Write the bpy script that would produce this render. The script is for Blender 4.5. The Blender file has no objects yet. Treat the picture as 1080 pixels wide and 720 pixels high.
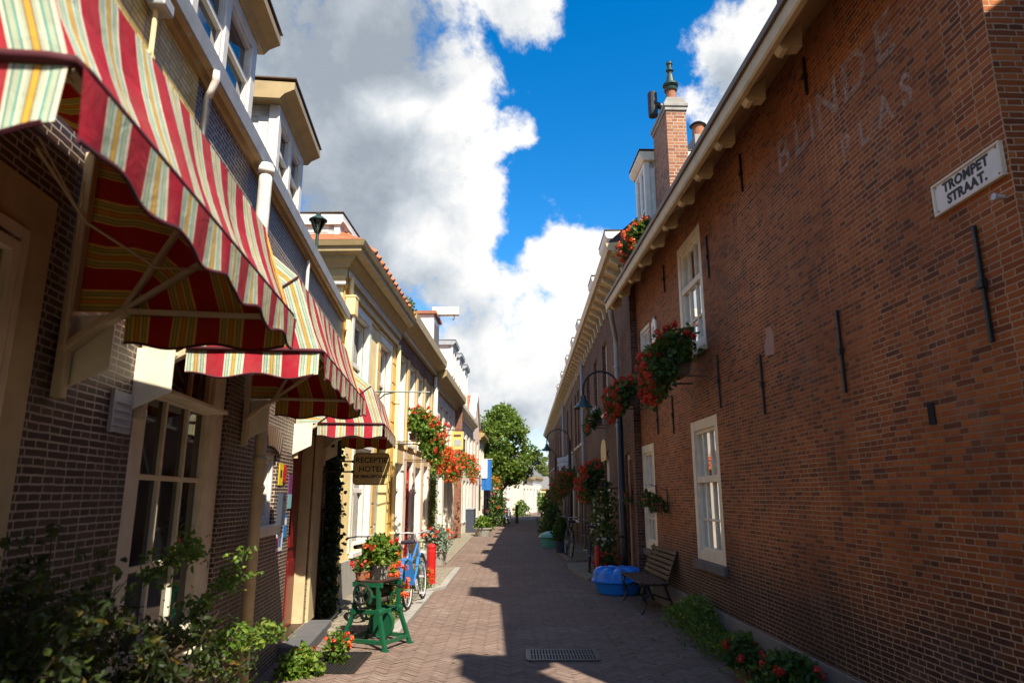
import bpy, math, random
from mathutils import Vector, Matrix

S = bpy.context.scene
COL = S.collection
R = math.radians
rnd = random.Random(7)

# ------------------------------------------------------------------ helpers
class MB:
    """collects shapes and links them as one mesh object"""
    def __init__(s):
        s.v = []; s.f = []; s.u = []
    def add(s, vs, fs, us=None):
        o = len(s.v)
        s.v += [tuple(p) for p in vs]
        s.f += [tuple(i + o for i in f) for f in fs]
        s.u += list(us) if us else [0.0] * len(vs)
        return s
    def quad(s, a, b, c, d, us=None):
        return s.add([a, b, c, d], [(0, 1, 2, 3)], us)
    def box(s, x0, x1, y0, y1, z0, z1):
        if x0 > x1: x0, x1 = x1, x0
        if y0 > y1: y0, y1 = y1, y0
        if z0 > z1: z0, z1 = z1, z0
        return s.add([(x0,y0,z0),(x1,y0,z0),(x1,y1,z0),(x0,y1,z0),(x0,y0,z1),(x1,y0,z1),(x1,y1,z1),(x0,y1,z1)],
                     [(0,3,2,1),(4,5,6,7),(0,1,5,4),(1,2,6,5),(2,3,7,6),(3,0,4,7)])
    def beam(s, p, q, w, h, up=(0,0,1)):
        p = Vector(p); q = Vector(q); d = (q - p).normalized(); up = Vector(up)
        if abs(d.dot(up)) > .98: up = Vector((1,0,0))
        a = d.cross(up).normalized() * w / 2; b = a.cross(d).normalized() * h / 2
        vs = [p-a-b, p+a-b, p+a+b, p-a+b, q-a-b, q+a-b, q+a+b, q-a+b]
        return s.add(vs, [(0,1,2,3),(7,6,5,4),(0,4,5,1),(1,5,6,2),(2,6,7,3),(3,7,4,0)])
    def tube(s, path, r, n=8, closed=False):
        P = [Vector(p) for p in path]; m = len(P)
        rs = r if isinstance(r, (list, tuple)) else [r] * m
        vs = []; fs = []; prev = None
        for i, p in enumerate(P):
            if closed: t = P[(i+1) % m] - P[i-1]
            else: t = P[min(i+1, m-1)] - P[max(i-1, 0)]
            t.normalize()
            if prev is None:
                a = t.orthogonal().normalized()
            else:
                a = prev - t * prev.dot(t)
                a = a.normalized() if a.length > 1e-6 else t.orthogonal().normalized()
            prev = a; b = t.cross(a)
            for k in range(n):
                g = 2 * math.pi * k / n
                vs.append(p + (a * math.cos(g) + b * math.sin(g)) * rs[i])
        for i in range(m if closed else m - 1):
            j = (i + 1) % m
            for k in range(n):
                l = (k + 1) % n
                fs.append((i*n+k, i*n+l, j*n+l, j*n+k))
        if not closed:
            fs.append(tuple(range(n-1, -1, -1))); fs.append(tuple((m-1)*n + k for k in range(n)))
        return s.add(vs, fs)
    def lathe(s, c, prof, n=16, axis='z'):
        vs = []; fs = []
        for (r, h) in prof:
            for k in range(n):
                g = 2 * math.pi * k / n
                x, y = r * math.cos(g), r * math.sin(g)
                vs.append({'z': (c[0]+x, c[1]+y, c[2]+h), 'x': (c[0]+h, c[1]+x, c[2]+y), 'y': (c[0]+y, c[1]+h, c[2]+x)}[axis])
        m = len(prof)
        for i in range(m - 1):
            for k in range(n):
                l = (k + 1) % n
                fs.append((i*n+k, i*n+l, (i+1)*n+l, (i+1)*n+k))
        if prof[0][0] > 1e-4: fs.append(tuple(range(n-1, -1, -1)))
        if prof[-1][0] > 1e-4: fs.append(tuple((m-1)*n + k for k in range(n)))
        return s.add(vs, fs)
    def prism(s, poly, axis, lo, hi):
        n = len(poly)
        def pt(a, b, h): return {'x': (h, a, b), 'y': (a, h, b), 'z': (a, b, h)}[axis]
        vs = [pt(a, b, lo) for a, b in poly] + [pt(a, b, hi) for a, b in poly]
        fs = [tuple(range(n-1, -1, -1)), tuple(range(n, 2*n))] + [(i, (i+1) % n, n+(i+1) % n, n+i) for i in range(n)]
        return s.add(vs, fs)
    def ring(s, c, rad, r, axis='x', n=24, m=6):
        pts = []
        for k in range(n):
            g = 2*math.pi*k/n; a, b = rad*math.cos(g), rad*math.sin(g)
            pts.append({'x': (c[0], c[1]+a, c[2]+b), 'y': (c[0]+a, c[1], c[2]+b), 'z': (c[0]+a, c[1]+b, c[2])}[axis])
        return s.tube(pts, r, m, True)
    def leaf(s, p, rg, L, W, droop=.3, out=None):
        d = Vector((rg.gauss(0,1), rg.gauss(0,1), rg.gauss(0,1)))
        if out is not None: d = d * .55 + Vector(out)
        d.normalize()
        nn = d.orthogonal().normalized(); nn.rotate(Matrix.Rotation(rg.uniform(0, 6.28), 3, d))
        nn = (nn + Vector((0,0,.7)) - d * d.z * .7)
        nn.normalize(); sd = d.cross(nn).normalized()
        p = Vector(p); up = nn * W * .18; dr = nn * (-L * droop)
        return s.add([p, p+d*L*.35+sd*W*.5+up, p+d*L*.75+sd*W*.38+up+dr*.4, p+d*L+dr, p+d*L*.75-sd*W*.38+up+dr*.4, p+d*L*.35-sd*W*.5+up, p+d*L*.5+dr*.1],
                     [(0,1,6),(1,2,6),(2,3,6),(3,4,6),(4,5,6),(5,0,6)])
    def bloom(s, c, rg, rad, n, ps):
        c = Vector(c)
        for _ in range(n):
            d = Vector((rg.gauss(0,1), rg.gauss(0,1), rg.gauss(0,1))).normalized()
            p = c + d * rad * rg.uniform(.55, 1)
            a = d.orthogonal().normalized(); a.rotate(Matrix.Rotation(rg.uniform(0, 6.28), 3, d)); b = d.cross(a)
            k = ps * rg.uniform(.7, 1.2)
            s.add([p-a*k, p-b*k*.8+d*k*.2, p+a*k, p+b*k*.8+d*k*.2], [(0,1,2,3)])
        return s
    def build(s, name, mat, parent=None, smooth=False, bevel=0.0, attr=None):
        me = bpy.data.meshes.new(name); me.from_pydata(s.v, [], s.f); me.validate(); me.update()
        if attr and len(s.u) == len(me.vertices):
            at = me.attributes.new(attr, 'FLOAT', 'POINT'); at.data.foreach_set('value', s.u)
        if smooth: me.shade_smooth() if hasattr(me, 'shade_smooth') else [setattr(p, 'use_smooth', True) for p in me.polygons]
        me.materials.append(mat)
        o = bpy.data.objects.new(name, me); COL.objects.link(o)
        if parent: o.parent = parent
        if bevel:
            b = o.modifiers.new('bevel', 'BEVEL'); b.width = bevel; b.segments = 2; b.limit_method = 'ANGLE'; b.angle_limit = R(40)
        elif smooth:
            pass
        return o

def tag(o, label=None, cat=None, group=None, kind=None):
    if label: o['label'] = label
    if cat: o['category'] = cat
    if group: o['group'] = group
    if kind: o['kind'] = kind
    return o

class Frame:
    """street-side frame: x to the right of the street direction, y along the street, z up"""
    def __init__(s, x0, y0, a):
        s.o = Vector((x0, y0, 0)); s.a = a
    def pt(s, x, y, z=0):
        return s.o + Vector((math.cos(s.a)*x + math.sin(s.a)*y, -math.sin(s.a)*x + math.cos(s.a)*y, z))
def thing(name, label, cat, fr, loc=(0,0,0), group=None, rz=0.0):
    o = bpy.data.objects.new(name, None); COL.objects.link(o); o.empty_display_size = .1
    o.location = fr.pt(*loc); o.rotation_euler = (0, 0, -fr.a + rz)
    return tag(o, label, cat, group)
def copy_tree(o, parent=None):
    c = o.copy(); COL.objects.link(c)
    if parent: c.parent = parent
    for ch in o.children: copy_tree(ch, c)
    return c

WORLD = Frame(0, 0, 0)
LW = Frame(-1.7, 0, R(-5.4937))
RW = Frame(2.72, 0, R(-1.7845))
YW = Frame(-2.7531, 11, R(1.4743))
FW = Frame(2.2495, 15.1, R(.8537))

# ------------------------------------------------------------------ materials
class NT:
    def __init__(s, name):
        s.m = bpy.data.materials.new(name); s.m.use_nodes = True
        s.t = s.m.node_tree; s.N = s.t.nodes; s.L = s.t.links
        s.N.clear(); s.out = s.N.new('ShaderNodeOutputMaterial')
    def n(s, typ, **kw):
        nd = s.N.new('ShaderNode' + typ)
        for k, v in kw.items():
            if k == 'i':
                for key, val in v.items():
                    if hasattr(val, 'is_output'): s.L.new(val, nd.inputs[key])
                    else: nd.inputs[key].default_value = val
            else: setattr(nd, k, v)
        return nd
    def link(s, a, b): s.L.new(a, b)
    def math(s, op, a, b=0.0, c=0.0):
        nd = s.n('Math', operation=op)
        for k, val in enumerate((a, b, c)):
            if hasattr(val, 'is_output'): s.L.new(val, nd.inputs[k])
            else: nd.inputs[k].default_value = val
        return nd.outputs[0]
    def ramp(s, fac, stops, interp='LINEAR'):
        nd = s.n('ValToRGB'); cr = nd.color_ramp; cr.interpolation = interp
        while len(cr.elements) < len(stops): cr.elements.new(.5)
        for e, (p, c) in zip(cr.elements, stops):
            e.position = p; e.color = (c[0], c[1], c[2], 1) if hasattr(c, '__len__') else (c, c, c, 1)
        s.L.new(fac, nd.inputs[0]); return nd.outputs[0]
    def mix(s, f, a, b, blend='MIX'):
        nd = s.n('Mix', data_type='RGBA', blend_type=blend)
        for idx, val in ((0, f), (6, a), (7, b)):
            if hasattr(val, 'is_output'): s.L.new(val, nd.inputs[idx])
            elif idx == 0: nd.inputs[0].default_value = val
            else: nd.inputs[idx].default_value = (*val, 1)
        return nd.outputs[2]
    def noise(s, vec, scale, detail=4, rough=.55, dist=0.0):
        nd = s.n('TexNoise', i={'Scale': scale, 'Detail': detail, 'Roughness': rough, 'Distortion': dist})
        if vec is not None: s.L.new(vec, nd.inputs['Vector'])
        return nd.outputs[0]
    def obj(s): return s.n('TexCoord').outputs['Object']
    def bsdf(s, col, rough=.6, bump=None, bstr=.3, bdist=.01, metal=0.0, spec=.5, coat=0.0):
        p = s.n('BsdfPrincipled')
        for key, val in (('Base Color', col), ('Roughness', rough), ('Metallic', metal), ('Specular IOR Level', spec), ('Coat Weight', coat)):
            if hasattr(val, 'is_output'): s.L.new(val, p.inputs[key])
            elif key == 'Base Color': p.inputs[key].default_value = (*val, 1)
            else: p.inputs[key].default_value = val
        if bump is not None:
            b = s.n('Bump', i={'Strength': bstr, 'Distance': bdist}); s.L.new(bump, b.inputs['Height']); s.L.new(b.outputs[0], p.inputs['Normal'])
        return p.outputs[0]
    def done(s, sh): s.L.new(sh, s.out.inputs[0]); return s.m

def paint(name, c, rough=.45, var=.16, scale=6, dirt=.25, dirtc=None, spec=.4):
    t = NT(name); o = t.obj()
    n1 = t.noise(o, scale, 5); n2 = t.noise(o, scale * 9, 3)
    c0 = t.ramp(n1, [(.3, [x*(1-var) for x in c]), (.7, [min(1, x*(1+var*.5)) for x in c])])
    dk = dirtc or [x * .45 for x in c]
    f = t.math('MULTIPLY', t.ramp(t.noise(o, scale*.6+2, 8, .7), [(.5, 0.0), (.72, 1.0)]), dirt)
    col = t.mix(f, c0, dk)
    return t.done(t.bsdf(col, rough, n2, .15, .003, spec=spec))

def metal(name, c, rough=.4, rust=.2):
    t = NT(name); o = t.obj()
    f = t.math('MULTIPLY', t.ramp(t.noise(o, 14, 8, .7), [(.5, 0.0), (.7, 1.0)]), rust)
    col = t.mix(f, c, (.12, .06, .03))
    return t.done(t.bsdf(col, rough, t.noise(o, 60, 3), .1, .002, spec=.5))

def wallvec(t):
    tc = t.n('TexCoord'); sp = t.n('SeparateXYZ'); t.link(tc.outputs['Object'], sp.inputs[0])
    nr = t.n('SeparateXYZ'); t.link(tc.outputs['Normal'], nr.inputs[0])
    k = t.math('GREATER_THAN', t.math('ABSOLUTE', nr.outputs[0]), .6)
    u = t.math('ADD', t.math('MULTIPLY', sp.outputs[1], k), t.math('MULTIPLY', sp.outputs[0], t.math('SUBTRACT', 1.0, k)))
    cb = t.n('CombineXYZ'); t.link(u, cb.inputs[0]); t.link(sp.outputs[2], cb.inputs[1])
    return tc.outputs['Object'], cb.outputs[0], sp

def brick_mat(name, stops, mortar, bw=.2, rh=.052, ms=.006, squash=.52, rough=.8, spec=.3, stain=.5, stainc=(.02,.015,.013), low=None, zone=None, bstr=.6, salt=0.0):
    t = NT(name); o, v, sp = wallvec(t)
    # slightly wavy courses
    wob = t.n('VectorMath', operation='ADD'); t.link(v, wob.inputs[0])
    nz = t.n('TexNoise', i={'Scale': 3.0, 'Detail': 2.0}); t.link(v, nz.inputs['Vector'])
    sc = t.n('VectorMath', operation='MULTIPLY_ADD'); t.link(nz.outputs[1], sc.inputs[0]); sc.inputs[1].default_value = (.012, .010, 0); sc.inputs[2].default_value = (-.006, -.005, 0)
    nz2 = t.n('TexNoise', i={'Scale': 22.0, 'Detail': 3.0}); t.link(v, nz2.inputs['Vector'])
    sc2 = t.n('VectorMath', operation='MULTIPLY_ADD'); t.link(nz2.outputs[1], sc2.inputs[0]); sc2.inputs[1].default_value = (.011, .008, 0); t.link(sc.outputs[0], sc2.inputs[2])
    t.link(sc2.outputs[0], wob.inputs[1])
    def brick(vec):
        b = t.n('TexBrick', offset=.5, offset_frequency=2, squash=squash, squash_frequency=2,
                i={'Color1': (0,0,0,1), 'Color2': (1,1,1,1), 'Mortar': (.5,.5,.5,1), 'Scale': 1.0, 'Mortar Size': ms, 'Mortar Smooth': .4, 'Bias': 0.0, 'Brick Width': bw, 'Row Height': rh})
        t.link(vec, b.inputs['Vector']); return b
    b = brick(wob.outputs[0])
    n_big = t.noise(o, .9, 5, .6); n_f = t.noise(o, 90, 4, .65)
    fac = t.math('ADD', t.math('MULTIPLY', b.outputs[0], .62), t.math('MULTIPLY', t.noise(o, 1.3, 8, .7), .42))
    col = t.ramp(fac, stops)
    col = t.mix(t.math('MULTIPLY', n_f, .5), col, t.mix(.5, col, (0.0, 0.0, 0.0)))
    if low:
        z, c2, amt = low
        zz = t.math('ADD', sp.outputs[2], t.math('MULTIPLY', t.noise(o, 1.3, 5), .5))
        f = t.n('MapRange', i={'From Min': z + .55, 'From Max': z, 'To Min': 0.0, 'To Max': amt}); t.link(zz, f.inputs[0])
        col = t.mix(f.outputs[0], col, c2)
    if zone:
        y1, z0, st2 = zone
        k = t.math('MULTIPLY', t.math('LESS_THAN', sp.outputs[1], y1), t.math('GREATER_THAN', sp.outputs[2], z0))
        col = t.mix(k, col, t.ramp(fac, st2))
    mo = t.mix(t.ramp(t.noise(o, .8, 7, .68, .4), [(.36, 0.0), (.64, 1.0)]), [min(1, x*1.2) for x in mortar], [x * .5 for x in mortar])
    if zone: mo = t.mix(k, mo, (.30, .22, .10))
    col = t.mix(b.outputs['Fac'], col, mo)
    if salt:
        g = t.math('MULTIPLY', t.ramp(t.noise(o, 1.1, 10, .72, .6), [(.55, 0.0), (.72, 1.0)]), t.math('MULTIPLY', n_f, salt))
        col = t.mix(g, col, (.40,.27,.18))
    sf = t.math('MULTIPLY', t.ramp(t.noise(o, .55, 8, .72, .5), [(.44, 0.0), (.74, 1.0)]), stain)
    col = t.mix(sf, col, stainc)
    h = t.math('ADD', t.math('MULTIPLY', t.math('SUBTRACT', 1.0, b.outputs['Fac']), 1.0), t.math('MULTIPLY', n_f, .25))
    h = t.math('ADD', h, t.math('MULTIPLY', b.outputs[0], .5)); h = t.math('ADD', h, t.math('MULTIPLY', t.noise(o, 1.6, 3), 5.0))
    return t.done(t.bsdf(col, rough, h, bstr, .006, spec=spec))

def leaf_mat(name, stops, tr=.3, rough=.5):
    t = NT(name)
    g = t.n('NewGeometry'); col = t.ramp(g.outputs['Random Per Island'], stops)
    b = t.bsdf(col, rough, spec=.35)
    tl = t.n('BsdfTranslucent'); t.link(t.mix(.4, col, (.25, .32, .02), 'MIX'), tl.inputs[0])
    mx = t.n('MixShader', i={0: tr}); t.link(b, mx.inputs[1]); t.link(tl.outputs[0], mx.inputs[2])
    return t.done(mx.outputs[0])

def glass_dark(name, c=(.012,.014,.016)):
    t = NT(name); o = t.obj()
    return t.done(t.bsdf(c, .03, t.noise(o, 2.2, 2), .025, .02, spec=.75))
def glass_clear(name):
    t = NT(name); o = t.obj()
    fr = t.n('Fresnel', i={'IOR': 1.5}); gl = t.n('BsdfGlossy', i={'Roughness': .02}); tr = t.n('BsdfTransparent', i={'Color': (.9,.92,.9,1)})
    b = t.n('Bump', i={'Strength': .03, 'Distance': .02}); t.link(t.noise(o, 2.5, 2), b.inputs['Height']); t.link(b.outputs[0], gl.inputs['Normal'])
    f = t.math('MINIMUM', t.math('MULTIPLY', fr.outputs[0], 1.8), 1.0)
    mx = t.n('MixShader'); t.link(f, mx.inputs[0]); t.link(tr.outputs[0], mx.inputs[1]); t.link(gl.outputs[0], mx.inputs[2])
    return t.done(mx.outputs[0])

def tile_mat(name, c, w=.22, h=.3):
    t = NT(name); tc = t.n('TexCoord'); sp = t.n('SeparateXYZ'); t.link(tc.outputs['Object'], sp.inputs[0])
    wv = t.math('SINE', t.math('MULTIPLY', sp.outputs[1], 6.283 / w))
    sw = t.math('FRACT', t.math('DIVIDE', sp.outputs[2], h * .7))
    o = tc.outputs['Object']
    col = t.ramp(t.noise(o, 9, 6, .7), [(.3, [x*.55 for x in c]), (.55, c), (.8, [min(1, x*1.4) for x in c])])
    col = t.mix(t.ramp(sw, [(0, 0.75), (.18, 0.0)]), col, [x*.2 for x in c])
    hh = t.math('ADD', t.math('MULTIPLY', wv, .5), sw)
    return t.done(t.bsdf(col, .75, hh, .9, .04))

def fabric_mat(name, shade=1.0):
    t = NT(name)
    a = t.n('Attribute', attribute_name='u'); o = t.obj()
    f = t.math('FRACT', t.math('DIVIDE', a.outputs['Fac'], .205))
    red = (.35, .014, .030); cr = (.66, .59, .46); te = (.10, .33, .27); lt = (.40, .46, .33); go = (.60, .34, .04); br = (.16, .05, .03); dk = (.05, .22, .2)
    st = [(0, red), (.48, cr), (.515, dk), (.535, lt), (.59, te), (.62, cr), (.65, lt), (.69, br), (.70, go), (.76, br), (.77, lt), (.81, cr), (.84, te), (.87, lt), (.925, dk), (.94, cr)]
    col = t.ramp(f, st, 'CONSTANT')
    col = t.mix(t.math('MULTIPLY', t.ramp(t.noise(o, 5, 8, .7), [(.42, 0.0), (.75, 1.0)]), .38), col, (.20, .13, .09))
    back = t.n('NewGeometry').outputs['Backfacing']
    col = t.mix(back, col, t.mix(1.0, col, (.95, .62, .20), 'MULTIPLY'))  # golden underside: light coming through the canvas is put into the back colour
    wv = t.math('ADD', t.noise(o, 3.5, 3), t.math('MULTIPLY', t.noise(o, 400, 2), .05))
    wv = t.math('ADD', wv, t.math('MULTIPLY', t.noise(o, 13.0, 4, .6, 1.2), .25)); b = t.bsdf(col, .85, wv, .5, .03, spec=.15)
    tl = t.n('BsdfTranslucent'); t.link(t.mix(1.0, col, (.75, .55, .35), 'MULTIPLY'), tl.inputs[0])
    mx = t.n('MixShader', i={0: .045}); t.link(b, mx.inputs[1]); t.link(tl.outputs[0], mx.inputs[2])
    return t.done(mx.outputs[0])

M = {}
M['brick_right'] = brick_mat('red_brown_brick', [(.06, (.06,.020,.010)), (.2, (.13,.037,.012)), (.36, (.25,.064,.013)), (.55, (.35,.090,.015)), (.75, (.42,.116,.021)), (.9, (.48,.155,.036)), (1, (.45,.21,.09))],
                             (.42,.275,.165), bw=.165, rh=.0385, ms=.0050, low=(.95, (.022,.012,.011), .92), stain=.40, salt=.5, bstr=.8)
M['brick_hotel'] = brick_mat('dark_glazed_brick', [(.05, (.020,.011,.009)), (.35, (.044,.023,.018)), (.7, (.075,.037,.027)), (1, (.13,.065,.045))],
                             (.46,.37,.29), bw=.165, rh=.0355, ms=.0054, rough=.5, spec=.5, stain=.3,
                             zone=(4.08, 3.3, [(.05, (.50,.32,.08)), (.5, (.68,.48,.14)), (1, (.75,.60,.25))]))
M['brick_far'] = brick_mat('brown_brick', [(.05, (.026,.012,.010)), (.4, (.085,.032,.018)), (.75, (.14,.05,.024)), (1, (.22,.09,.045))], (.20,.15,.115), bw=.2, rh=.052, stain=.5)
M['brick_red'] = brick_mat('red_brick', [(.05, (.09,.028,.016)), (.4, (.19,.06,.03)), (.75, (.28,.095,.045)), (1, (.36,.15,.08))], (.34,.27,.21), bw=.2, rh=.052, stain=.3)
M['chimney'] = brick_mat('chimney_brick', [(.05, (.13,.045,.025)), (.4, (.30,.105,.05)), (.75, (.40,.17,.08)), (1, (.47,.24,.13))], (.46,.36,.27), bw=.2, rh=.062, ms=.009, stain=.35)
M['cream'] = paint('cream_paint', (.52,.41,.235), dirt=.3)
M['cream_lt'] = paint('pale_cream_paint', (.74,.65,.49), dirt=.2)
M['eave'] = paint('buff_paint', (.56,.42,.22), dirt=.3)
M['white'] = paint('white_paint', (.70,.66,.59), dirt=.25)
M['offwhite'] = paint('offwhite_plaster', (.68,.60,.49), rough=.8, dirt=.25, scale=2)
M['pinkwhite'] = paint('pinkish_plaster', (.66,.50,.40), rough=.8, dirt=.25, scale=2)
M['yellow'] = paint('yellow_paint', (.80,.62,.29), rough=.6, dirt=.2, scale=3)
M['yellow_dk'] = paint('ochre_paint', (.62,.38,.10), dirt=.2)
M['tan'] = paint('tan_paint', (.60,.42,.20), rough=.6, dirt=.25, scale=3)
M['olive'] = paint('olive_cornice_paint', (.37,.27,.125), dirt=.35)
M['brown'] = paint('brown_paint', (.10,.055,.03), dirt=.3)
M['redpaint'] = paint('red_paint', (.42,.014,.012), rough=.35, dirt=.2, var=.1)
M['dkgrey'] = paint('slate_grey_paint', (.045,.055,.075), dirt=.2)
M['grey'] = paint('grey_paint', (.34,.35,.36), dirt=.3)
M['zinc'] = metal('zinc', (.36,.36,.36), .5, .25)
M['iron'] = metal('black_iron', (.010,.010,.011), .45, .3)
M['greeniron'] = metal('dark_green_enamel', (.016,.045,.035), .35, .15)
M['green'] = paint('green_gloss_paint', (.008,.080,.036), rough=.3, dirt=.45, dirtc=(.03,.05,.03))
M['stone'] = paint('grey_stone', (.30,.28,.25), rough=.85, dirt=.5, scale=4)
M['bluestone'] = paint('blue_stone', (.10,.10,.105), rough=.7, dirt=.4)
M['cement'] = paint('cement_plinth', (.21,.19,.165), rough=.9, dirt=.7, scale=2.5)
M['wood'] = paint('dark_brown_slats', (.042,.018,.013), rough=.6, dirt=.3, scale=8)
M['tub'] = paint('blue_plastic', (.012,.22,.72), rough=.32, dirt=.25, dirtc=(.02,.07,.2), spec=.5)
M['mint'] = paint('mint_plastic', (.10,.36,.28), rough=.4, dirt=.2)
M['terracotta'] = paint('terracotta', (.30,.12,.06), rough=.85, dirt=.4)
M['rubber'] = paint('black_rubber', (.012,.012,.013), rough=.7)
M['steel'] = metal('chromed_steel', (.45,.45,.46), .25, .1)
M['bikeblue'] = paint('blue_bicycle_paint', (.03,.17,.46), rough=.3, dirt=.1)
M['bikeblack'] = paint('black_bicycle_paint', (.014,.013,.014), rough=.3)
M['leather'] = paint('dark_saddle_vinyl', (.025,.018,.03), rough=.5)
M['tile_red'] = tile_mat('orange_pantile', (.36,.115,.04))
M['tile_dk'] = tile_mat('dark_pantile', (.05,.04,.038))
M['tile_grey'] = tile_mat('grey_pantile', (.17,.16,.155))
M['glass'] = glass_dark('window_glass')
M['glass_blue'] = glass_dark('upstairs_window_glass', (.015,.02,.035))
M['clear'] = glass_clear('clear_window_glass')
M['curtain'] = paint('white_net_curtain', (.74,.72,.66), rough=.9, dirt=.05)
M['dark'] = paint('dark_room', (.012,.011,.010), rough=.9)
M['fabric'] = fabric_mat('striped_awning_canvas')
M['braid'] = paint('dark_braid', (.07,.008,.015), rough=.8)
M['pole'] = paint('awning_frame_paint', (.52,.42,.27), dirt=.2)
M['board_lt'] = paint('cream_board', (.74,.68,.52), dirt=.08)
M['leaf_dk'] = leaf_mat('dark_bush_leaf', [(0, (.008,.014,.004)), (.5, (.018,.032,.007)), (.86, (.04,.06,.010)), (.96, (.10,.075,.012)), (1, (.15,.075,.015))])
M['leaf_lt'] = leaf_mat('fresh_green_leaf', [(0, (.045,.10,.012)), (.6, (.10,.19,.02)), (1, (.22,.28,.04))], .35)
M['leaf_ger'] = leaf_mat('geranium_leaf', [(0, (.018,.045,.010)), (.6, (.045,.10,.018)), (1, (.10,.16,.03))])
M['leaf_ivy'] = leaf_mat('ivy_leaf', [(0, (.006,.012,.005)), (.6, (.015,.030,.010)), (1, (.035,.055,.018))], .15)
M['leaf_tree'] = leaf_mat('tree_leaf', [(0, (.05,.10,.014)), (.6, (.12,.20,.026)), (1, (.24,.30,.05))], .45)
M['leaf_far'] = leaf_mat('far_tree_leaf', [(0, (.05,.08,.012)), (.6, (.10,.14,.02)), (1, (.18,.20,.03))], .35)
M['leaf_grey'] = leaf_mat('silver_leaf', [(0, (.12,.16,.11)), (.6, (.24,.29,.22)), (1, (.45,.48,.40))])
M['leaf_brown'] = leaf_mat('bronze_leaf', [(0, (.03,.03,.008)), (.5, (.07,.06,.012)), (1, (.16,.07,.02))])
M['fl_red'] = leaf_mat('red_petals', [(0, (.42,.010,.008)), (.6, (.62,.025,.015)), (1, (.75,.07,.05))], .25)
M['fl_orange'] = leaf_mat('orange_red_petals', [(0, (.60,.04,.012)), (.6, (.78,.10,.02)), (1, (.85,.22,.06))], .25)
M['fl_white'] = leaf_mat('white_petals', [(0, (.6,.55,.5)), (1, (.85,.82,.78))], .25)
M['fl_yellow'] = leaf_mat('yellow_petals', [(0, (.55,.33,.02)), (1, (.75,.55,.05))], .25)
M['bark'] = paint('bark', (.07,.05,.035), rough=.9, dirt=.5, scale=12)
M['stem'] = paint('bush_stem', (.06,.045,.025), rough=.9)
M['black'] = paint('black_lettering', (.008,.008,.008), rough=.5, dirt=0)
M['enamel'] = paint('white_enamel', (.72,.68,.62), rough=.3, dirt=.2, dirtc=(.3,.22,.15))
M['sign_gold'] = paint('ochre_sign_paint', (.62,.44,.16), rough=.5, dirt=.3)
M['sign_yellow'] = paint('yellow_sign_paint', (.72,.47,.13), rough=.5, dirt=.1)
for nm, c in (('st_yellow', (.72,.55,.02)), ('st_red', (.5,.02,.02)), ('st_purple', (.16,.03,.14)), ('st_cyan', (.20,.45,.50)), ('st_blue', (.03,.18,.45)), ('st_white', (.7,.7,.72)), ('st_black', (.02,.02,.03)), ('bluecloth', (.02,.13,.40))):
    M[nm] = paint(nm.replace('st_', '') + '_print', c, rough=.4, dirt=.1)

def faded_mat():
    t = NT('faded_whitewash_lettering'); o, v, sp = wallvec(t)
    b = t.n('TexBrick', offset=.5, squash=.52, squash_frequency=2, i={'Scale': 1.0, 'Mortar Size': .0058, 'Mortar Smooth': .25, 'Brick Width': .172, 'Row Height': .0395}); t.link(v, b.inputs['Vector'])
    f = t.ramp(t.noise(o, 16, 7, .75), [(.36, 0.0), (.60, .9)])
    f = t.math('MULTIPLY', f, t.ramp(t.noise(o, 2.0, 3), [(.3, .35), (.6, 1.0)]))
    f = t.math('MULTIPLY', f, t.math('SUBTRACT', 1.0, t.math('MULTIPLY', b.outputs['Fac'], .6)))
    d = t.bsdf((.52, .36, .27), .9); tr = t.n('BsdfTransparent')
    mx = t.n('MixShader'); t.link(f, mx.inputs[0]); t.link(tr.outputs[0], mx.inputs[1]); t.link(d, mx.inputs[2])
    return t.done(mx.outputs[0])
M['faded'] = faded_mat()

def paver_mat():
    t = NT('clay_pavers'); g = t.n('NewGeometry'); o = t.obj()
    fac = t.math('ADD', t.math('MULTIPLY', g.outputs['Random Per Island'], .5), t.math('MULTIPLY', t.noise(o, .8, 7, .7), .55))
    col = t.ramp(fac, [(.05, (.17,.108,.080)), (.35, (.215,.147,.115)), (.6, (.245,.170,.135)), (.85, (.275,.195,.155)), (1, (.31,.225,.18))])
    n = t.noise(o, 120, 4, .7)
    col = t.mix(t.math('MULTIPLY', n, .55), col, t.mix(.55, col, (0.0, 0.0, 0.0)))
    col = t.mix(t.math('MULTIPLY', t.ramp(t.noise(o, .5, 6, .7), [(.48, 0.0), (.75, 1.0)]), .4), col, (.085,.07,.06))
    sp = t.n('SeparateXYZ'); t.link(o, sp.inputs[0])
    ed = t.n('MapRange', i={'From Min': .9, 'From Max': 2.3, 'To Min': 0.05, 'To Max': .75}); t.link(sp.outputs[0], ed.inputs[0])
    col = t.mix(t.math('MULTIPLY', ed.outputs[0], t.ramp(t.noise(o, 2.4, 9, .72), [(.5, 0.0), (.64, 1.0)])), col, (.075,.08,.035))
    col = t.mix(t.math('MULTIPLY', t.ramp(t.noise(o, .9, 7, .7, .8), [(.56, 0.0), (.62, 1.0)]), .35), col, (.30,.24,.19))
    return t.done(t.bsdf(col, .82, n, .4, .004, spec=.3))
M['paver'] = paver_mat()
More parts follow.
